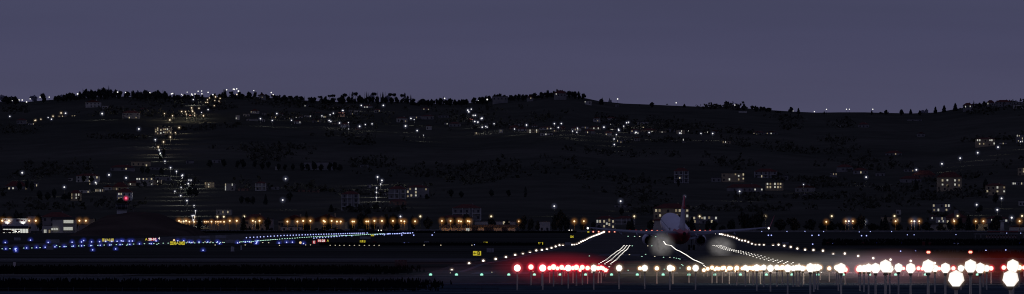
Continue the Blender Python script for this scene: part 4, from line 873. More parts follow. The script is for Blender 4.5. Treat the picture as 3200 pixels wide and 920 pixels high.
green_l = crop(0,660,SZ,[(36,626),(165,623),(252,619),(393,614),(527,611),(662,606),(934,569),(988,590),(1091,586),(1190,584),(1300,578),(1394,573),(1515,570),(1618,568)]) + crop(300,640,SZ,[(137,669),(253,665),(337,663),(436,659),(508,671),(524,655),(622,653),(801,647),(883,645),(956,644),(1007,655),(1034,642),(1112,638),(1194,637),(1492,633),(1565,633)])
for x, y in green_l: field_lamp(x, y, 'green', 2.1, 'on the left taxiway centre line', h=.12, glow=0)
blue_l = crop(0,660,SZ,[(87,522),(96,627),(265,620),(253,636),(263,659),(440,611),(503,482),(603,603),(747,599),(797,520),(908,592),(1060,587),(1192,516),(1213,580),(1347,512),(1349,576),(1383,488),(1514,510),(1500,572),(1532,643),(1646,507),(1658,567)]) + \
 crop(300,640,SZ,[(160,610),(262,610),(349,607),(417,599),(447,604),(549,603),(601,602),(228,668),(398,662),(559,657),(718,650),(912,646),(994,600),(1352,600),(1451,599),(1541,621),(1585,627),(325,733)]) + \
 crop(600,660,SZ,[(116,513),(260,512),(420,511),(455,538),(753,527),(880,515),(950,510),(1075,500),(1070,520),(1060,538),(1439,530),(1564,518),(1660,516),(183,649)]) + crop(900,660,SZ,[(256,537)])
for x, y in blue_l: field_lamp(x, y, 'blue', 2.0, TXL, glow=8)
blue_r = crop(1200,720,4.63,[(257,70),(430,72),(697,70),(295,187),(357,190),(475,190),(840,191),(730,32),(827,30),(1212,190),(1310,210),(1280,185)])
for i_, (x, y) in enumerate(blue_r): field_lamp(x, y, 'blue', 1.9 if i_ < 7 else 1.1, 'in the grass left of the runway', glow=3.2)
blue_rr = crop(*D3,[(1312,183),(1371,216),(1398,216),(1537,182),(1697,181),(1760,217),(1766,295),(1820,215)]) + crop(*E3,[(725,358),(857,355),(1485,351),(1790,290),(1203,291),(1238,295),(510,291),(377,220),(421,220),(125,293),(40,183),(357,186),(455,183),(645,183),(785,212),(845,212),(1218,210),(733,293),(1662,347),(1670,197),(1795,197)])
BIG = {(725,358),(857,355),(1485,351),(1790,290)}
for i_, (x, y) in enumerate(blue_rr): field_lamp(x, y, 'blue', 1.9 if y > 735 else 1.3, 'in the grass right of the runway', glow=3.0)
cream_l = crop(600,660,SZ,[(20,513),(215,512),(312,512),(505,517),(785,521),(977,524),(1170,524),(1267,526)]) + crop(300,640,SZ,[(1513,619),(1610,620)]) + crop(900,660,SZ,[(x_,567) for x_ in (698,783,855,928,1018,1098,1180,1263,1343,1425,1507)] + [(291,561),(372,561)]) + crop(1200,720,4.63,[(580,216),(822,216),(1057,215),(1272,216)]) + crop(600,660,SZ,[(880,562),(383,562),(1447,566)])
for x, y in cream_l: field_lamp(x, y, 'cream', 1.8, 'on the left side of the airfield', h=.12, glow=0)
field_lamp(300+1290/SZ, 640+588/SZ, 'peach', 3.4, 'beside the yellow C sign', h=.9, glow=1.8); field_lamp(900+205/SZ, 660+523/SZ, 'peach', 3.9, 'left of the red signs', h=.9, glow=1.8)

# approach globes on poles in the water
DT = [(6,578),(7,572),(8,560),(9,545),(11,515),(13,478),(16,420),(20,355),(26,290)]
poleG = surf('approach_pole_paint', (.62,.58,.50), (.48,.45,.40), .7, rough=.8, spec=.1)
def faceted_globe():
    bm = bmesh.new(); n = 9; pr = [(math.sin(math.radians(a_))*1.02, math.cos(math.radians(a_))*1.02) for a_ in (51.4, 102.9, 154.3)]
    top = bm.verts.new((0,0,1.02)); rg = [[bm.verts.new((q*math.cos(2*math.pi*i/n), q*math.sin(2*math.pi*i/n), z_)) for i in range(n)] for q, z_ in pr]
    for i in range(n):
        bm.faces.new((top, rg[0][i], rg[0][(i+1)%n]))
        for a_, b_ in zip(rg, rg[1:]): bm.faces.new((a_[i], b_[i], b_[(i+1)%n], a_[(i+1)%n]))
    bm.faces.new(rg[-1][::-1]); me = from_bm('globe', bm); me.materials.append(rim_mat('approach_white', (1,.985,.95), (.55,.42,.33), 1.15, 2.6)); return me
AP = {'W': faceted_globe(), 'R': sphere_mesh('globe', 16, 10, rim_mat('approach_red', (1,.86,.66), (1,.05,.07), 1.6, 1.7)),
 'O': sphere_mesh('globe', 16, 10, rim_mat('approach_orange', (1,.93,.78), (1,.55,.22), 1.7, 1.6)), 'P': sphere_mesh('globe', 10, 8, rim_mat('approach_pink', (1,.96,.92), (1,.25,.25), 2.4, 1.5))}
AG = {'W': sphere_mesh('glow', 28, 18, glow_mat('approach_glow_white', (1,.70,.42), .22, 8)), 'R': sphere_mesh('glow', 28, 18, glow_mat('approach_glow_red', (1,.02,.05), .50, 4)), 'O': sphere_mesh('glow', 28, 18, glow_mat('approach_glow_orange', (1,.50,.2), .30, 4)), 'P': sphere_mesh('glow', 28, 18, glow_mat('approach_glow_pink', (1,.10,.12), .32, 4))}
AC = {'W':'white','R':'red','O':'warm white','P':'pink-rimmed white'}
APL = cylmesh('pole', 1, 1, (0,0,0), (0,0,1), 8, poleG); ACO = cylmesh('collar', 1, .8, (0,0,-.15), (0,0,.02), 8, fixM)
aps = []
def approach(px, py, r, c):
    D = lerp(DT, r); p = PT(px, py, D); rm = r*D/F
    o = empty('approach_light', (p.x, p.y, WATER-.8), 'approach light'); hh = p.z - (WATER-.8)
    pr = .035 + .035*min(1, r/20); rm *= (.9 if c == 'O' else 1)
    q = link('pole', APL, o); q.scale = (pr, pr, hh-rm*.85)
    q = link('collar', ACO, o, (0,0,hh-rm*.9)); q.scale = (pr*1.8, pr*1.8, 1)
    q = link('globe', AP[c], o, (0,0,hh)); q.scale = (rm,)*3
    link('glow', AG[c], o, (0,0,hh)).scale = (rm*(1.6 if r > 14 else 2.1),)*3
    sz = 'very large' if r > 24 else 'large' if r > 17 else 'mid sized' if r > 11 else 'small'
    o['group'] = 'approach lights on poles in the water'
    series(o, 'ap'+sz+c, px, f'{sz} {AC[c]} approach globe on a pole in water, ' + '{} of its size from left')
    aps.append((p, c, r))
for x, y, r, c in crop(*C3, [(959,508,31,'P'),(1081,499,24,'R'),(1178,508,25,'R'),(1186,508,31,'P'),(1247,508,20,'R'),(1282,499,26,'R'),(1317,511,18,'R'),(1355,502,23,'R'),(1378,515,12,'R'),(1413,508,29,'P'),(1455,508,20,'R'),(1486,502,25,'R'),(1520,525,17,'R'),(1538,502,23,'R'),(1585,508,21,'R'),(1640,508,31,'W'),(1680,510,20,'R'),(1706,506,20,'R'),(1727,515,17,'R'),(1747,527,18,'R')]):
    approach(x, y, r/2.85, c)
for x, y, r in crop(*D3, [(42,508,30),(228,511,19),(270,508,30),(378,511,21),(495,508,31),(520,512,22),(664,511,20),(723,508,31),(797,527,18),(831,515,18),(870,505,20),(895,523,13),(912,512,20),(930,515,17),(962,510,20),(978,505,18),(992,528,15),(1023,510,22),(1040,510,17),(1090,508,24),(1085,528,17),(1140,512,18),(1167,505,26),(1185,528,15),(1203,508,20),(1235,510,24),(1268,505,32),(1300,510,22),(1330,503,27),(1390,510,33),(1447,503,26),(1470,510,18),(1495,503,24),(1543,510,36),(1593,510,27),(1620,505,26),(1650,505,26),(1685,510,22),(1745,505,42),(1790,502,30)]):
    approach(x, y, r/2.85, 'W' if r >= 26 else 'O')
for x, y, r, c in crop(2480,780,SZ,[(75,300,48,'W'),(150,315,48,'W'),(275,302,75,'W'),(335,305,62,'W'),(400,298,58,'W'),(440,298,36,'O'),(590,315,37,'O'),(710,300,45,'W'),(785,310,87,'W'),(740,305,60,'W'),(855,335,42,'R'),(1075,330,45,'R'),(1100,315,60,'W'),(1165,315,62,'W'),(1240,305,73,'W'),(1355,310,88,'W'),(1520,278,110,'W'),(1590,320,66,'W'),(1735,302,75,'W'),(1815,315,28,'R')]) + \
 crop(2840,780,SZ,[(30,310,88,'W'),(160,313,34,'R'),(225,320,30,'R'),(320,277,112,'W'),(432,312,63,'W'),(500,317,32,'R'),(605,308,88,'W'),(737,313,36,'R'),(862,312,58,'W'),(780,482,140,'W'),(1020,277,112,'W'),(1180,308,90,'W'),(1230,318,50,'O'),(1288,312,58,'W'),(1362,313,38,'R'),(1570,300,38,'R'),(1720,275,112,'W'),(1680,480,141,'W'),(1825,300,50,'O'),(1905,300,34,'R')]):
    approach(x, y, r/SZ, c)
# added unseen point lights, standing in for lamp spill on ground, bank and water
for (px_, py_h, D, c_, en) in [(1740,4.5,660,(1,.03,.05),900),(1830,4.5,680,(1,.03,.05),1800),(1760,6,760,(1,.03,.05),2400),(1850,6,800,(1,.03,.05),1800),
 (2200,4,625,(1,.86,.68),700),(2320,4,630,(1,.86,.68),1300),(2440,4,630,(1,.86,.7),1500),(2560,4.5,640,(1,.86,.72),1500),(2430,7,760,(1,.86,.72),1500),(2600,7,760,(1,.8,.72),1500),
 (1660,2.4,562,(1,.05,.07),260),(1790,2.4,562,(1,.05,.07),300),(1990,2.6,562,(1,.86,.7),160),(2180,2.6,562,(1,.86,.7),220),(2330,2.6,562,(1,.86,.7),320),(2450,2.6,562,(1,.86,.7),360),(2570,2.6,562,(1,.86,.72),360),(2700,2.6,562,(1,.7,.68),360),(2800,2.6,562,(1,.7,.7),420),(2900,2.6,562,(1,.72,.66),380),(3010,2.6,562,(1,.7,.62),340),(3140,2.6,562,(1,.4,.3),320),
 (2700,4.5,630,(1,.35,.4),1500),(2790,4.5,640,(1,.4,.42),1800),(2900,5,640,(1,.5,.42),1300),(3000,5,650,(1,.35,.25),1200),(3150,5,650,(1,.06,.04),1300),(3040,7,740,(1,.1,.06),900)]:
    ld = bpy.data.lights.new('approach_fill', 'POINT'); ld.energy = en*.55; ld.color = c_; ld.shadow_soft_size = 1.2
    o = bpy.data.objects.new('approach_fill', ld); col.objects.link(o); X = WX(px_, D); o.location = (X, D, field_z(D)+py_h)

# emissive shells painting the merged lamp glow low over the shore
HS = sphere_mesh('haze_glow', 48, 32, None) if False else None
def haze_glow(px, py, rx, ry, D, c, st, label, p=4.0, noise=.12):
    m_ = glow_mat(label, c, st, p, noise); o = link('haze_glow', sphere_mesh('haze_glow', 48, 32, m_), None, PT(px, py, D)); k_ = D/F
    o.scale = (rx*k_, min(8, rx*k_), ry*k_); tag(o, label, 'haze_glow', kind='stuff')
haze_glow(1745, 836, 225, 54, 570, (1,.02,.05), .10, 'deep red glow shell around the red approach lights')
haze_glow(1470, 858, 260, 30, 570, (.5,.6,1), .006, 'faint cool glow shell over the threshold left of the red lights')
haze_glow(2060, 850, 230, 42, 570, (1,.85,.62), .028, 'thin warm glow shell around the first white approach lights')
haze_glow(2390, 838, 290, 58, 570, (1,.86,.66), .065, 'warm pale glow shell around the dense white approach lights')
haze_glow(2640, 832, 200, 60, 570, (.9,.82,.85), .042, 'greyish glow shell around the lone pair of white globes')
haze_glow(2790, 838, 230, 66, 570, (1,.50,.60), .085, 'pink glow shell around the large globes at the right')
haze_glow(2960, 836, 190, 60, 570, (1,.48,.40), .045, 'reddish glow shell between the large globes at the right')
haze_glow(3130, 834, 190, 60, 570, (1,.08,.05), .035, 'dark red glow shell at the right end of the approach lights')

# ---------------------------------------------------------------- signs
yel = lamp_mat('sign_yellow', (.80,.66,.05), .62, .12); redS = lamp_mat('sign_red', (.62,.03,.05), .5, .12); blk_ = surf('sign_black', (.012,.012,.012), (.02,.02,.02), 4)
wlet = lamp_mat('sign_white_letters', (1,.92,.88), .85); ylet = lamp_mat('sign_yellow_letters', (.85,.72,.1), .6); blet = surf('sign_black_letters', (.006,.006,.006), (.01,.01,.01), 4)
grey = surf('sign_back_grey', (.30,.31,.35), (.22,.23,.26), 1.2, rough=.8)
def arrow_bm(bm, cx, w, d, z=0):
    """arrow built of three bars, pointing d = angle"""
    ca, sa = math.cos(d), math.sin(d)
    def quad(p, q, t):
        p, q = Vector(p), Vector(q); n = (q-p).normalized().orthogonal() if False else Vector((-(q-p).normalized().y, (q-p).normalized().x))*t
        pts = [p-n, q-n, q+n, p+n]
        bm.faces.new([bm.verts.new((cx + a.x*ca - a.y*sa, 0, z + a.x*sa + a.y*ca)) for a in pts])
    quad((-w/2,0),(w/2,0), w*.11); quad((w/2,0),(w*.12,w*.3), w*.07); quad((w/2,0),(w*.12,-w*.3), w*.07)
def sign(px0, px1, y0, y1, cells, label, group=None, D=None):
    """cells: (share, background, text, text material, arrow angle or None, arrow side)"""
    px = (px0+px1)/2
    if D is None: D = find_D(px, y1+1.5)
    k_ = D/F; W = (px1-px0)*k_; Hh = (y1-y0)*k_
    o = empty('taxiway_sign', on_ground(px, D), 'sign', label, group)
    zc = CZ - ((y0+y1)/2-HY)*k_ - o.location.z
    x = -W/2; tot = sum(c[0] for c in cells)
    for sh, bgm, txt, tm, ang, side in cells:
        w_ = W*sh/tot
        pn = link('panel', boxmesh('panel', -w_/2+.01, w_/2-.01, 0, .25, -Hh/2, Hh/2, mat=bgm), o, (x+w_/2, 0, zc))
        if txt:
            off = 0 if ang is None else (w_*.2 if side == 'l' else -w_*.2)
            link('letter', text_mesh(txt, Hh*.88, tm), pn, (off, -.06, 0))
        if ang is not None:
            bm = bmesh.new(); arrow_bm(bm, -w_*.25 if side == 'l' else w_*.25, min(Hh*.7, w_*.4), ang)
            me = from_bm('arrow', bm); me.materials.append(tm); link('arrow', me, pn, (0,-.05,0))
        x += w_
    link('frame', boxmesh('frame', -W/2-.05, W/2+.05, .02, .2, -Hh/2-.07, -Hh/2-.01, mat=fixM), o, (0,0,zc))
    link('frame', boxmesh('frame', -W/2-.05, W/2+.05, .02, .2, Hh/2+.01, Hh/2+.07, mat=fixM), o, (0,0,zc))
    for lx in (-W*.38, W*.38): link('leg', cylmesh('leg', .05,.05,(lx,.12,-.3),(lx,.12,zc-Hh/2),6,fixM), o)
    return o
P_ = math.pi
def z3(a, b): return 300+a/SZ, 300+b/SZ
sign(318.9, 355.2, 746.2, 755, [(70,yel,'F',blet,P_,'l'),(50,blk_,'A',ylet,None,''),(70,yel,'F',blet,0,'r')], 'yellow and black taxiway sign reading F A F with arrows')
sign(451.8, 489, 744.3, 753, [(57,blk_,'A',ylet,None,''),(141,redS,'28-10',wlet,None,'')], 'black and red taxiway sign reading A 28-10')
sign(531.4, 577.3, 755.3, 765.8, [(94,yel,'C',blet,P_,'l'),(56,blk_,'A',ylet,None,''),(92,yel,'C',blet,P_/4,'r')], 'yellow and black taxiway sign reading C A C with arrows')
sign(1478, 1503.4, 785.3, 799, [(1,yel,'B',blet,P_,'l')], 'yellow sign reading B with a left arrow near the runway edge')
sign(1124.6, 1141.6, 751, 760, [(1,yel,'E',blet,None,''),(1,yel,'F',blet,None,'')], 'yellow sign half hidden by grass right of the red signs')
sign(1159, 1169, 733.8, 738.5, [(1,yel,'D',blet,None,'')], 'small far yellow sign on the taxiway line')
sign(1511, 1524, 756.5, 765.5, [(1,yel,'C',blet,0,'r')], 'yellow sign half hidden by grass left of the warehouse doors')
sign(1682, 1697, 757.5, 766.5, [(1,yel,'E',blet,P_,'l')], 'yellow sign half hidden by grass just left of the runway edge lights')
sign(1782, 1792.5, 737, 743.5, [(1,yel,'D',blet,P_,'l')], 'yellow sign reading D near the far left edge lights')
sign(1835.5, 1841.5, 723.5, 727.8, [(1,yel,'',blet,None,'')], 'tiny yellow sign below the left wing tip', D=3150)
sign(991.3, 1017.5, 749, 757, [(1,redS,'10-28',wlet,None,'')], 'red sign with pale figures beside the taxiway')
sign(1019.5, 1029.5, 749, 756.5, [(1,blk_,'A',ylet,None,'')], 'small black sign with a yellow letter right of the red sign')
sign(976.5, 987, 753, 762, [(1,redS,'E',wlet,None,'')], 'small square red sign left of the long red one')
sign(1164.5, 1174, 754.5, 759.5, [(1,surf('sign_faded_red',(.16,.02,.03),(.05,.01,.01),6),'',wlet,None,'')], 'faded red sign hidden in the grass')
for (x0,x1,y0,y1,lb) in [(2583,2592,757.5,765,'leftmost faded red sign right of the runway'),(2694,2701,758,765,'second faded red sign right of the runway'),(2882,2891,755.5,767,'taller faded red sign right of the runway'),(2901,2909,758,766.5,'rightmost faded red sign of the four right of the runway')]:
    sign(x0,x1,y0,y1,[(1,surf('sign_faded_red',(.16,.02,.03),(.05,.01,.01),6),'',wlet,None,'')], lb)
def back_sign(x0, x1, y0, y1, n, label):
    faint = 'faint' in label; px = (x0+x1)/2; D = find_D(px, y1+1.2); k_ = D/F; W = (x1-x0)*k_; Hh=(y1-y0)*k_
    o = empty('sign_back', on_ground(px, D), 'sign', label); zc = CZ-((y0+y1)/2-HY)*k_-o.location.z
    for i in range(n): link('panel', boxmesh('panel', -W/2+W*i/n+.02, -W/2+W*(i+1)/n-.02, 0,.2,-Hh/2,Hh/2, mat=surf('board_mottled', (.07,.07,.075), (.015,.015,.016), 1.5) if faint else grey), o, (0,0,zc))
    for lx in (-W*.4, W*.4): link('leg', cylmesh('leg', .05,.05,(lx,.1,-.3),(lx,.1,zc-Hh/2),6,fixM), o)
for a in [(44,64,743,751.8,3,'grey back of a sign below the showroom'),(143.5,186,749,759.2,3,'long grey back of a sign below the modern block'),(144.5,167,769.5,781,1,'grey back of a near sign on the left taxiway'),
 (623.5,654.5,737.3,744.7,3,'grey back of a sign right of the mound'),(673,706.5,736.2,744.8,3,'wider grey back of a sign right of the mound'),(703.5,743.5,750,760,3,'long grey back of a sign where the blue row begins'),(877,908,749,758.3,3,'grey back of a sign under the green light line'),
 (1124,1158,739.5,747,4,'mottled grey back of a sign under the taxiway line'),(1326,1341,754.5,764.5,1,'small grey back of a sign in the dark grass'),(1520.5,1543.5,776,789,3,'grey back of a sign above the B sign'),(1232.5,1271,813,833,4,'large faint grey board in the dark foreground grass'),
 (1765,1785,758,766.5,2,'grey back of a sign among the left edge lights'),(2444,2465,757.5,764.5,2,'grey back of a sign right of the right edge lights')]: back_sign(*a)
wp = surf('marker_white', (.5,.5,.52), (.4,.4,.43), 1.5)
for (x0,x1,y0,y1,lb) in [(41.5,49,820.5,841.5,'upright white marker board in the left foreground'),(721.5,727.5,771.7,789,'taller white marker board of a close pair'),(728.5,731.8,772,788.5,'narrow grey marker board beside the taller one'),(751.5,756,768,784,'single slim white marker board right of the pair'),(562,564,683,684,'')]:
    if not lb: continue
    px=(x0+x1)/2; D=find_D(px,y1); k_=D/F; o=empty('marker_board', on_ground(px,D), 'marker', lb)
    link('board', boxmesh('board', -(x1-x0)/2*k_, (x1-x0)/2*k_, 0,.12, .12,(y1-y0)*k_, mat=wp), o); link('foot', boxmesh('foot', -(x1-x0)*.8*k_, (x1-x0)*.8*k_, -.3,.5,-.1,.115, mat=fixM), o)
# distance board with a 4
o = empty('number_board', on_ground(497, find_D(497, 753)), 'sign', 'thin standing number 4 right of the red 28-10 sign'); k_=o.location.y/F
link('number', text_mesh('4', 7*k_, wlet), o, (0,0,CZ-(746-HY)*k_-o.location.z)); link('post', cylmesh('post', .04,.04,(0,.05,-.1),(0,.05,CZ-(749.5-HY)*k_-o.location.z),6,fixM), o)

# chequered equipment shelter with platform on the right
Dp = 2250
s = empty('equipment_shelter', PT(3131, 753, Dp), 'shelter', 'low red and white chequered shelter under a long platform on the right')
m, nt, out_ = new_mat('red_white_checks'); pb = nt.nodes.new('ShaderNodeBsdfPrincipled'); ck = nt.nodes.new('ShaderNodeTexChecker'); tcn = nt.nodes.new('ShaderNodeTexCoord')
ck.inputs['Color1'].default_value=(.35,.33,.33,1); ck.inputs['Color2'].default_value=(.09,.01,.012,1); ck.inputs['Scale'].default_value = 2.1
nt.links.new(tcn.outputs['Object'], ck.inputs[0]); nt.links.new(ck.outputs[0], pb.inputs['Base Color']); nt.links.new(pb.outputs[0], out_.inputs[0])
k = Dp/F
link('wall', boxmesh('wall', -48*k, 48*k, .013, 4.013, -.8, 18*k, mat=m), s)
link('platform', boxmesh('platform', -86*k, 90*k, -1.2, 5, 20*k, 22.5*k, mat=wallmats['d']), s)
link('rail', boxmesh('rail', -46*k, 50*k, -.9, -.7, 27*k, 29.5*k, mat=surf('red_rail', (.25,.015,.02), (.15,.01,.015), 2)), s)
for x in (-84,-66,66,88): link('leg', cylmesh('leg', .08,.08,(x*k,-.9,-1),(x*k,-.9,20*k),6,wallmats['p']), s)
s = empty('antenna_mast', PT(3132, 724, 3000), 'mast', 'pale slim tapered mast behind the chequered shelter'); k=3000/F
link('shaft', cylmesh('shaft', 7*k, 5*k, (0,0,-1.5), (0,0,32*k), 8, wallmats['p']), s); link('top', cylmesh('top', 8*k,8*k,(0,0,32*k),(0,0,34*k),8,wallmats['w']), s)

# ---------------------------------------------------------------- foreground fence on the left
s = empty('railing', PT(780, 920, 505), 'fence', 'thin dark wire fence with posts along the bottom left'); k = 505/F
fm = surf('fence_wire', (.03,.035,.05), (.05,.055,.07), 2)
bx0, bx1 = PT(-60,902,505), PT(1560,902,505)
for zy in (902, 911, 926): 
    a = PT(-60,zy,505)-s.location; b = PT(1560,zy,505)-s.location
    link('rail', cylmesh('rail', .016,.016,a,b,6,fm), s)
for i in range(32):
    a = PT(-25+51*i, 899, 505) - s.location
    link('post', cylmesh('post', .03,.03,(a.x,0,-1.6),(a.x,0,a.z),6,fm), s)
link('dirt_bank', boxmesh('dirt_bank', bx0.x-s.location.x-20, bx1.x-s.location.x, -1, 1, -2.2, -1.35, mat=bank), s)
# shore reeds and rough grass, nobody could count
bm = bmesh.new(); rnd = random.Random(12)
def blades(n, pxr, Dr, h, keep=None):
    for _ in range(n):
        D = rnd.uniform(*Dr); px = rnd.uniform(*pxr)
        if keep and not keep(px, D): continue
        X = WX(px, D); z = (field_z(D) if D > 575 else WATER-.1); hh = rnd.uniform(.4, 1)*h; w_ = .05 + D*.00008; l = rnd.uniform(-.25,.25)*hh
        bm.faces.new([bm.verts.new(v) for v in ((X-w_,D,z),(X+w_,D,z),(X+w_*.3+l,D,z+hh),(X-w_*.3+l,D,z+hh))])
blades(7000, (-60,1500), (508,572), .62, lambda px, D: rnd.random() < min(1, max(0, (1420-px)/350)))
blades(5000, (-60,1330), (618,690), .42, lambda px, D: rnd.random() < min(1, max(0, (1330-px)/250)))
blades(900, (2850,3300), (905,1000), .9)
blades(4500, (480,1800), (3000,3300), .9)
blades(3000, (1000,1700), (1560,1790), .8)
blades(3000, (2570,3300), (1600,2100), .7)
me = from_bm('reeds', bm); me.materials.append(surf('black_reeds', (.006,.007,.008), (.011,.012,.014), 1, rough=1, spec=0))
tag(link('grass', me), 'black reeds and rough grass along the shore and field', 'grass', kind='stuff')
# boggy shore ground on the left, between road and fence
bm = bmesh.new()
pts = [(-60,506),(400,507),(800,511),(1000,520),(1120,532),(1230,545),(1330,560),(1400,573.5),(-60,573.5)]
bm.faces.new([bm.verts.new((WX(a,b), b, WATER+.02)) for a, b in pts])
me = from_bm('marsh', bm); me.materials.append(surf('marsh_mud', (.008,.009,.011), (.014,.015,.018), .2, rough=1, spec=0)); tag(link('marsh', me), 'black marshy ground on the left shore', kind='structure')

# ---------------------------------------------------------------- cars
carM = [surf('car_paint_dark', (.03,.03,.035), (.025,.025,.03), 3, rough=.4, spec=.4), surf('car_paint_silver', (.25,.25,.27), (.2,.2,.22), 3, rough=.4, spec=.4)]
def car(px, py, D, label, front=True, lamps=True, mat=0, rz=0.0):
    p = on_ground(px, D); 
    o = empty('parked_car', p, 'car', label, 'cars near the boundary road', rz)
    prof = [(-2.1,.35),(2.1,.35),(2.15,.8),(1.2,.95),(.6,1.42),(-.9,1.45),(-1.6,1.0),(-2.15,.9)]
    bm = bmesh.new(); A = [bm.verts.new((-.85, y_, z_)) for y_, z_ in prof]; B = [bm.verts.new((.85, y_, z_)) for y_, z_ in prof]
    bm.faces.new(A); bm.faces.new(B[::-1])
    for i in range(8): bm.faces.new((A[i], B[i], B[(i+1)%8], A[(i+1)%8]))
    bmesh.ops.recalc_face_normals(bm, faces=bm.faces); me = from_bm('body', bm); me.materials.append(carM[mat]); link('body', me, o)
    link('windscreen', boxmesh('windscreen', -.7,.7,-1.42,-1.3,1.02,1.38, mat=winD), o)
    for sx in (-.8,.8):
        for sy in (-1.3,1.3): link('wheel', cylmesh('wheel', .33,.33,(sx-.1,sy,.33),(sx+.1,sy,.33),10,blk_), o)
        if lamps: link('headlight' if front else 'tail_light', sphere_mesh('lamp', 10, 6, FL['white' if front else 'red'][0].materials[0]), o, (sx*.8,-2.2,.75)).scale = (.26,.15,.26)
    return o
car(56.5, 726, 3010, 'dark car with two bright headlights before the glass showroom')
car(27, 728, 3015, 'dark car parked side on before the left part of the showroom', lamps=False, rz=math.pi/2)
car(14, 728, 3018, 'dark car half out of frame left of the showroom doors', lamps=False, rz=math.pi/2)
car(1187.5, 725.5, 3360, 'car with two white headlights above the end of the taxiway line')
car(1783, 724.2, 3365, 'car with two white headlights left of the left wing tip')
car(594.5, 363, find_D(594.5,366), 'car with red tail lights high on the hill road', front=False)
car(672, 329, find_D(672,332), 'car with red tail lights just below the skyline lamps', front=False)
car(685.5, 322.5, find_D(685.5,326), 'topmost car with red tail lights near the ridge', front=False)
for i_, x in enumerate((1003, 1034, 1059, 1084, 1106, 1127, 1156)):
    series(c_ := car(x, 723, 3372, 'x', lamps=False, rz=math.pi/2, mat=i_%2), 'cars', x, ('dark' if i_%2==0 else 'silver')+' car parked side on behind the blue light row, {} from the left')

# ---------------------------------------------------------------- the airliner
Da = F/16.7
pw = surf('airliner_white', (.66,.64,.74), (.60,.58,.68), .35, rough=.38, spec=.4)
pr_ = surf('airliner_red', (.46,.035,.06), (.36,.03,.05), .5, rough=.38, spec=.4)
pg = surf('airliner_wing_grey', (.22,.23,.28), (.17,.18,.22), .4, rough=.45, spec=.3)
pd = surf('engine_dark', (.015,.015,.017), (.03,.03,.032), 3, rough=.6)
plane = empty('airliner', PT(2112, 717, Da), 'aircraft', 'white twin engined airliner with red tail seen from behind over the runway')
plane.rotation_euler = (math.radians(5.0), 0, math.radians(4.2))
# fuselage
secs = [(a_, b_*1.07, c_*1.04, d_) for a_, b_, c_, d_ in [(19.0,.05,.05,-.75),(18.6,.45,.42,-.68),(17.6,.95,.95,-.5),(16,1.45,1.5,-.22),(14,1.78,1.88,-.05),(11.5,1.88,2.0,0),(6,1.88,2.0,0),(0,1.88,2.0,0),(-6,1.88,2.0,0),(-10,1.84,1.92,.04),(-13,1.6,1.62,.25),(-16,1.15,1.12,.55),(-18.5,.66,.66,.82),(-20,.34,.36,.98),(-20.5,.2,.22,1.02)]]
bm = bmesh.new(); rings = []; N = 28
for y_, rx, rz_, zc in secs: rings.append([bm.verts.new((rx*math.cos(2*P_*i/N), y_, zc + rz_*math.sin(2*P_*i/N))) for i in range(N)])
for a, b in zip(rings, rings[1:]):
    for i in range(N):
        f = bm.faces.new((a[i], b[i], b[(i+1)%N], a[(i+1)%N])); c = f.calc_center_median()
        f.material_index = 1 if (c.y < -7 and c.z < .1 + max(0, (-c.y-8))*.17) else 0
bm.faces.new(rings[-1][::-1]).material_index = 1; bm.faces.new(rings[0])
bmesh.ops.recalc_face_normals(bm, faces=bm.faces)
me = from_bm('fuselage', bm, True); me.materials.append(pw); me.materials.append(pr_); fus = link('fuselage', me, plane)
link('exhaust_outlet', cylmesh('exhaust_outlet', .3,.3,(0,-20.4,1.02),(0,-20.62,1.02),12,pd), plane)
# cabin windows, cockpit glass and doors along the hull
for sx in (-1, 1):
    bm = bmesh.new()
    for i in range(40):
        y_ = 12.5 - i*.58
        bm_box(bm, sx*1.83-.05, sx*1.83+.05, y_-.12, y_+.12, .45, .82)
    me = from_bm('cabin_windows', bm); me.materials.append(pg); link('cabin_windows', me, fus)
    link('door', boxmesh('door', sx*1.86-.03, sx*1.86+.03, -9.4,-8.5,-.6,1.1, mat=pg), fus)
def wing_loft(name, stations, mat, tip=None, parent=plane, tm=None):
    """stations: (x, y of leading edge, chord, z, thickness)"""
    bm = bmesh.new(); rs = []
    for x, le, ch, z, th in stations:
        pr = [(0,0),(.08,.5),(.3,.62),(.65,.36),(1,.04),(.65,-.22),(.3,-.4),(.08,-.34)]
        rs.append([bm.verts.new((x, le-ch*u, z+th*v)) for u, v in pr])
    for j, (a, b) in enumerate(zip(rs, rs[1:])):
        for i in range(8):
            f = bm.faces.new((a[i], b[i], b[(i+1)%8], a[(i+1)%8]))
            if tip is not None and j >= tip: f.material_index = 1
    bm.faces.new(rs[0]); bm.faces.new(rs[-1][::-1]); bmesh.ops.recalc_face_normals(bm, faces=bm.faces)
    me = from_bm(name, bm, True); me.materials.append(mat); 
    if tm: me.materials.append(tm)
    return link(name, me, parent)
navM = lamp_mat('wingtip_lamp', (1,.95,.85), 1.8)
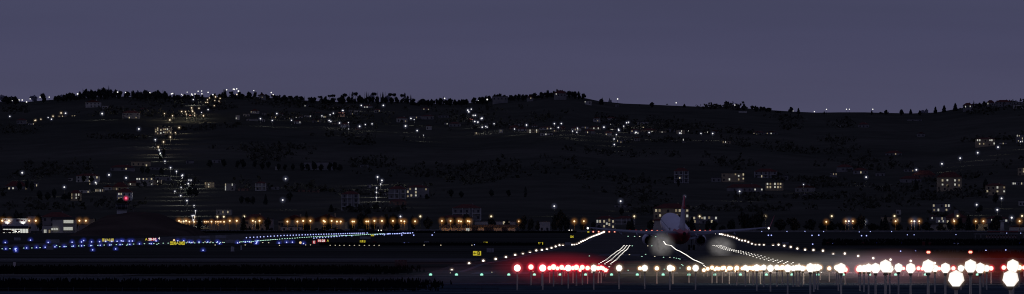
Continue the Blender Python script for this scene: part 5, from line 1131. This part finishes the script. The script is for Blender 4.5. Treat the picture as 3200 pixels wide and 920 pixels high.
for sx, nm in ((-1,'left'),(1,'right')):
    wg = wing_loft('wing', [(sx*1.2,4.6,8.2,-1.15,1.0),(sx*5.5,2.2,5.2,-.75,.62),(sx*11,-.9,3.4,-.1,.38),(sx*16.9,-4.1,1.7,.72,.2)], pg)
    wl = wing_loft('winglet', [(sx*16.92,-4.15,1.6,.72,.14),(sx*17.25,-4.8,1.3,1.1,.12),(sx*17.9,-6.1,.62,3.1,.08)], pr_, parent=wg)
    # winglet sections stand upright: thickness across x
    link('navigation_light', sphere_mesh('navigation_light', 10, 6, navM), wg, (sx*16.9,-5.95,.72)).scale = (.19,.15,.19)
    for fx in (3.6, 7.6, 10.6): link('flap_fairing', cylmesh('flap_fairing', .28,.06,(sx*fx,-1.0-fx*.12,-1.15+fx*.075),(sx*fx,-4.6-fx*.22,-1.2+fx*.075),8,pg), wg)
    bm = bmesh.new(); fl = [(sx*2.1,-3.5,-1.25),(sx*3.9,-3.3,-.95),(sx*3.9,-4.2,-1.2),(sx*2.1,-4.6,-1.5)]
    A = [bm.verts.new(v) for v in fl]; B = [bm.verts.new((v[0],v[1],v[2]-.12)) for v in fl]
    bm.faces.new(A); bm.faces.new(B[::-1])
    for i in range(4): bm.faces.new((A[i],B[i],B[(i+1)%4],A[(i+1)%4]))
    bmesh.ops.recalc_face_normals(bm, faces=bm.faces); me = from_bm('flap', bm); me.materials.append(pg); link('flap', me, wg)
    # engine
    ex, ez = sx*4.9, -2.3
    bm = bmesh.new(); prof = [(5.6,.82),(5.5,1.0),(4.6,1.1),(3.0,1.08),(1.6,.88),(1.5,.82),(4.0,.8)]
    rg = [[bm.verts.new((ex+r_*math.cos(2*P_*i/20), y_, ez+r_*math.sin(2*P_*i/20))) for i in range(20)] for y_, r_ in prof]
    for a, b in zip(rg, rg[1:]):
        for i in range(20): bm.faces.new((a[i],b[i],b[(i+1)%20],a[(i+1)%20]))
    bmesh.ops.recalc_face_normals(bm, faces=bm.faces); me = from_bm('engine', bm, True); me.materials.append(pw)
    en = link('engine', me, plane)
    link('core', cylmesh('core', .68,.42,(ex,4.2,ez),(ex,.7,ez),16,pd), en); link('cone', cylmesh('cone', .28,.02,(ex,.9,ez),(ex,.1,ez),12,pg), en)
    link('fan', cylmesh('fan', .8,.8,(ex,4.3,ez),(ex,4.1,ez),16,pd), en)
    link('pylon', boxmesh('pylon', ex-.14,ex+.14,.3,4.4,ez+.9,-.75, mat=pg), en)
    # tailplane
    wing_loft('tailplane', [(sx*.5,-14.2,3.8,.75,.4),(sx*7.1,-18.2,1.5,1.15,.16)], pg)
    # main gear
    gx = sx*2.86
    g = link('main_gear', cylmesh('main_gear', .14,.11,(gx,-1.2,-1.2),(gx,-1.2,-3.35),10,pg), plane)
    for wx_ in (-.42,.42): 
        q = link('wheel', cylmesh('wheel', .55,.55,(gx+wx_-.18,-1.2,-3.35),(gx+wx_+.18,-1.2,-3.35),18,pd), g)
    link('gear_door', boxmesh('gear_door', gx+sx*.5-.03,gx+sx*.5+.03,-1.7,-.6,-2.4,-1.3, mat=pw), g)
# fin: lofted upwards
bm = bmesh.new(); rs = []
for z, le, ch, th in ((1.0,-10.6,9.0,1.5),(2.2,-13.4,5.9,.85),(5.5,-16.2,3.9,.48),(7.9,-18.6,2.4,.24)):
    pr = [(0,0),(.1,.5),(.35,.6),(.7,.35),(1,.05),(1,-.05),(.7,-.35),(.35,-.6),(.1,-.5)]
    rs.append([bm.verts.new((th*v, le-ch*u, z)) for u, v in pr])
mid = [v for v in rs[2]]
for j, (a, b) in enumerate(zip(rs, rs[1:])):
    for i in range(9):
        bm.faces.new((a[i], b[i], b[(i+1)%9], a[(i+1)%9])).material_index = 1 if j == 2 else 0
bm.faces.new(rs[0]); bm.faces.new(rs[-1][::-1]).material_index = 1; bmesh.ops.recalc_face_normals(bm, faces=bm.faces)
me = from_bm('fin', bm, True); me.materials.append(pw); me.materials.append(pr_); fin = link('fin', me, plane)
ng = link('nose_gear', cylmesh('nose_gear', .1,.08,(0,14.2,-1.6),(0,14.2,-3.3),8,pg), plane)
for wx_ in (-.22,.22): link('wheel', cylmesh('wheel', .34,.34,(wx_-.1,14.2,-3.4),(wx_+.1,14.2,-3.4),14,pd), ng)
# exhaust plumes, their pale light painted as emission of the shells
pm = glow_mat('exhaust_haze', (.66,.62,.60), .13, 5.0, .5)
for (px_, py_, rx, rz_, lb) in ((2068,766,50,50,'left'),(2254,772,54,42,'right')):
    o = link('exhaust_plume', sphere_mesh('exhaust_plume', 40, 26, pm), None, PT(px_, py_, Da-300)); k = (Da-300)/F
    o.scale = (rx*k, 6, rz_*k); tag(o, f'pale blurred exhaust plume behind the {lb} engine of the airliner', 'exhaust haze')

# ---------------------------------------------------------------- labels that count from the left
for key, lst in SERIES.items():
    lst.sort(key=lambda t: t[0])
    for i, (px, o, fmt) in enumerate(lst):
        if '|' in fmt:
            a, b = fmt.split('|'); o['label'] = a if len(lst) == 1 else a + b.format(ordinal(i+1))
        else:
            o['label'] = fmt.format(ordinal(i+1)) if len(lst) > 1 else fmt.split(', {')[0]
# faint after-glow of the set sun
sd = bpy.data.lights.new('sun', 'SUN'); sd.energy = .02; sd.angle = math.radians(20); sd.color = (.8,.75,1)
so = bpy.data.objects.new('sun', sd); col.objects.link(so); so.rotation_euler = (math.radians(70), 0, math.radians(-40))
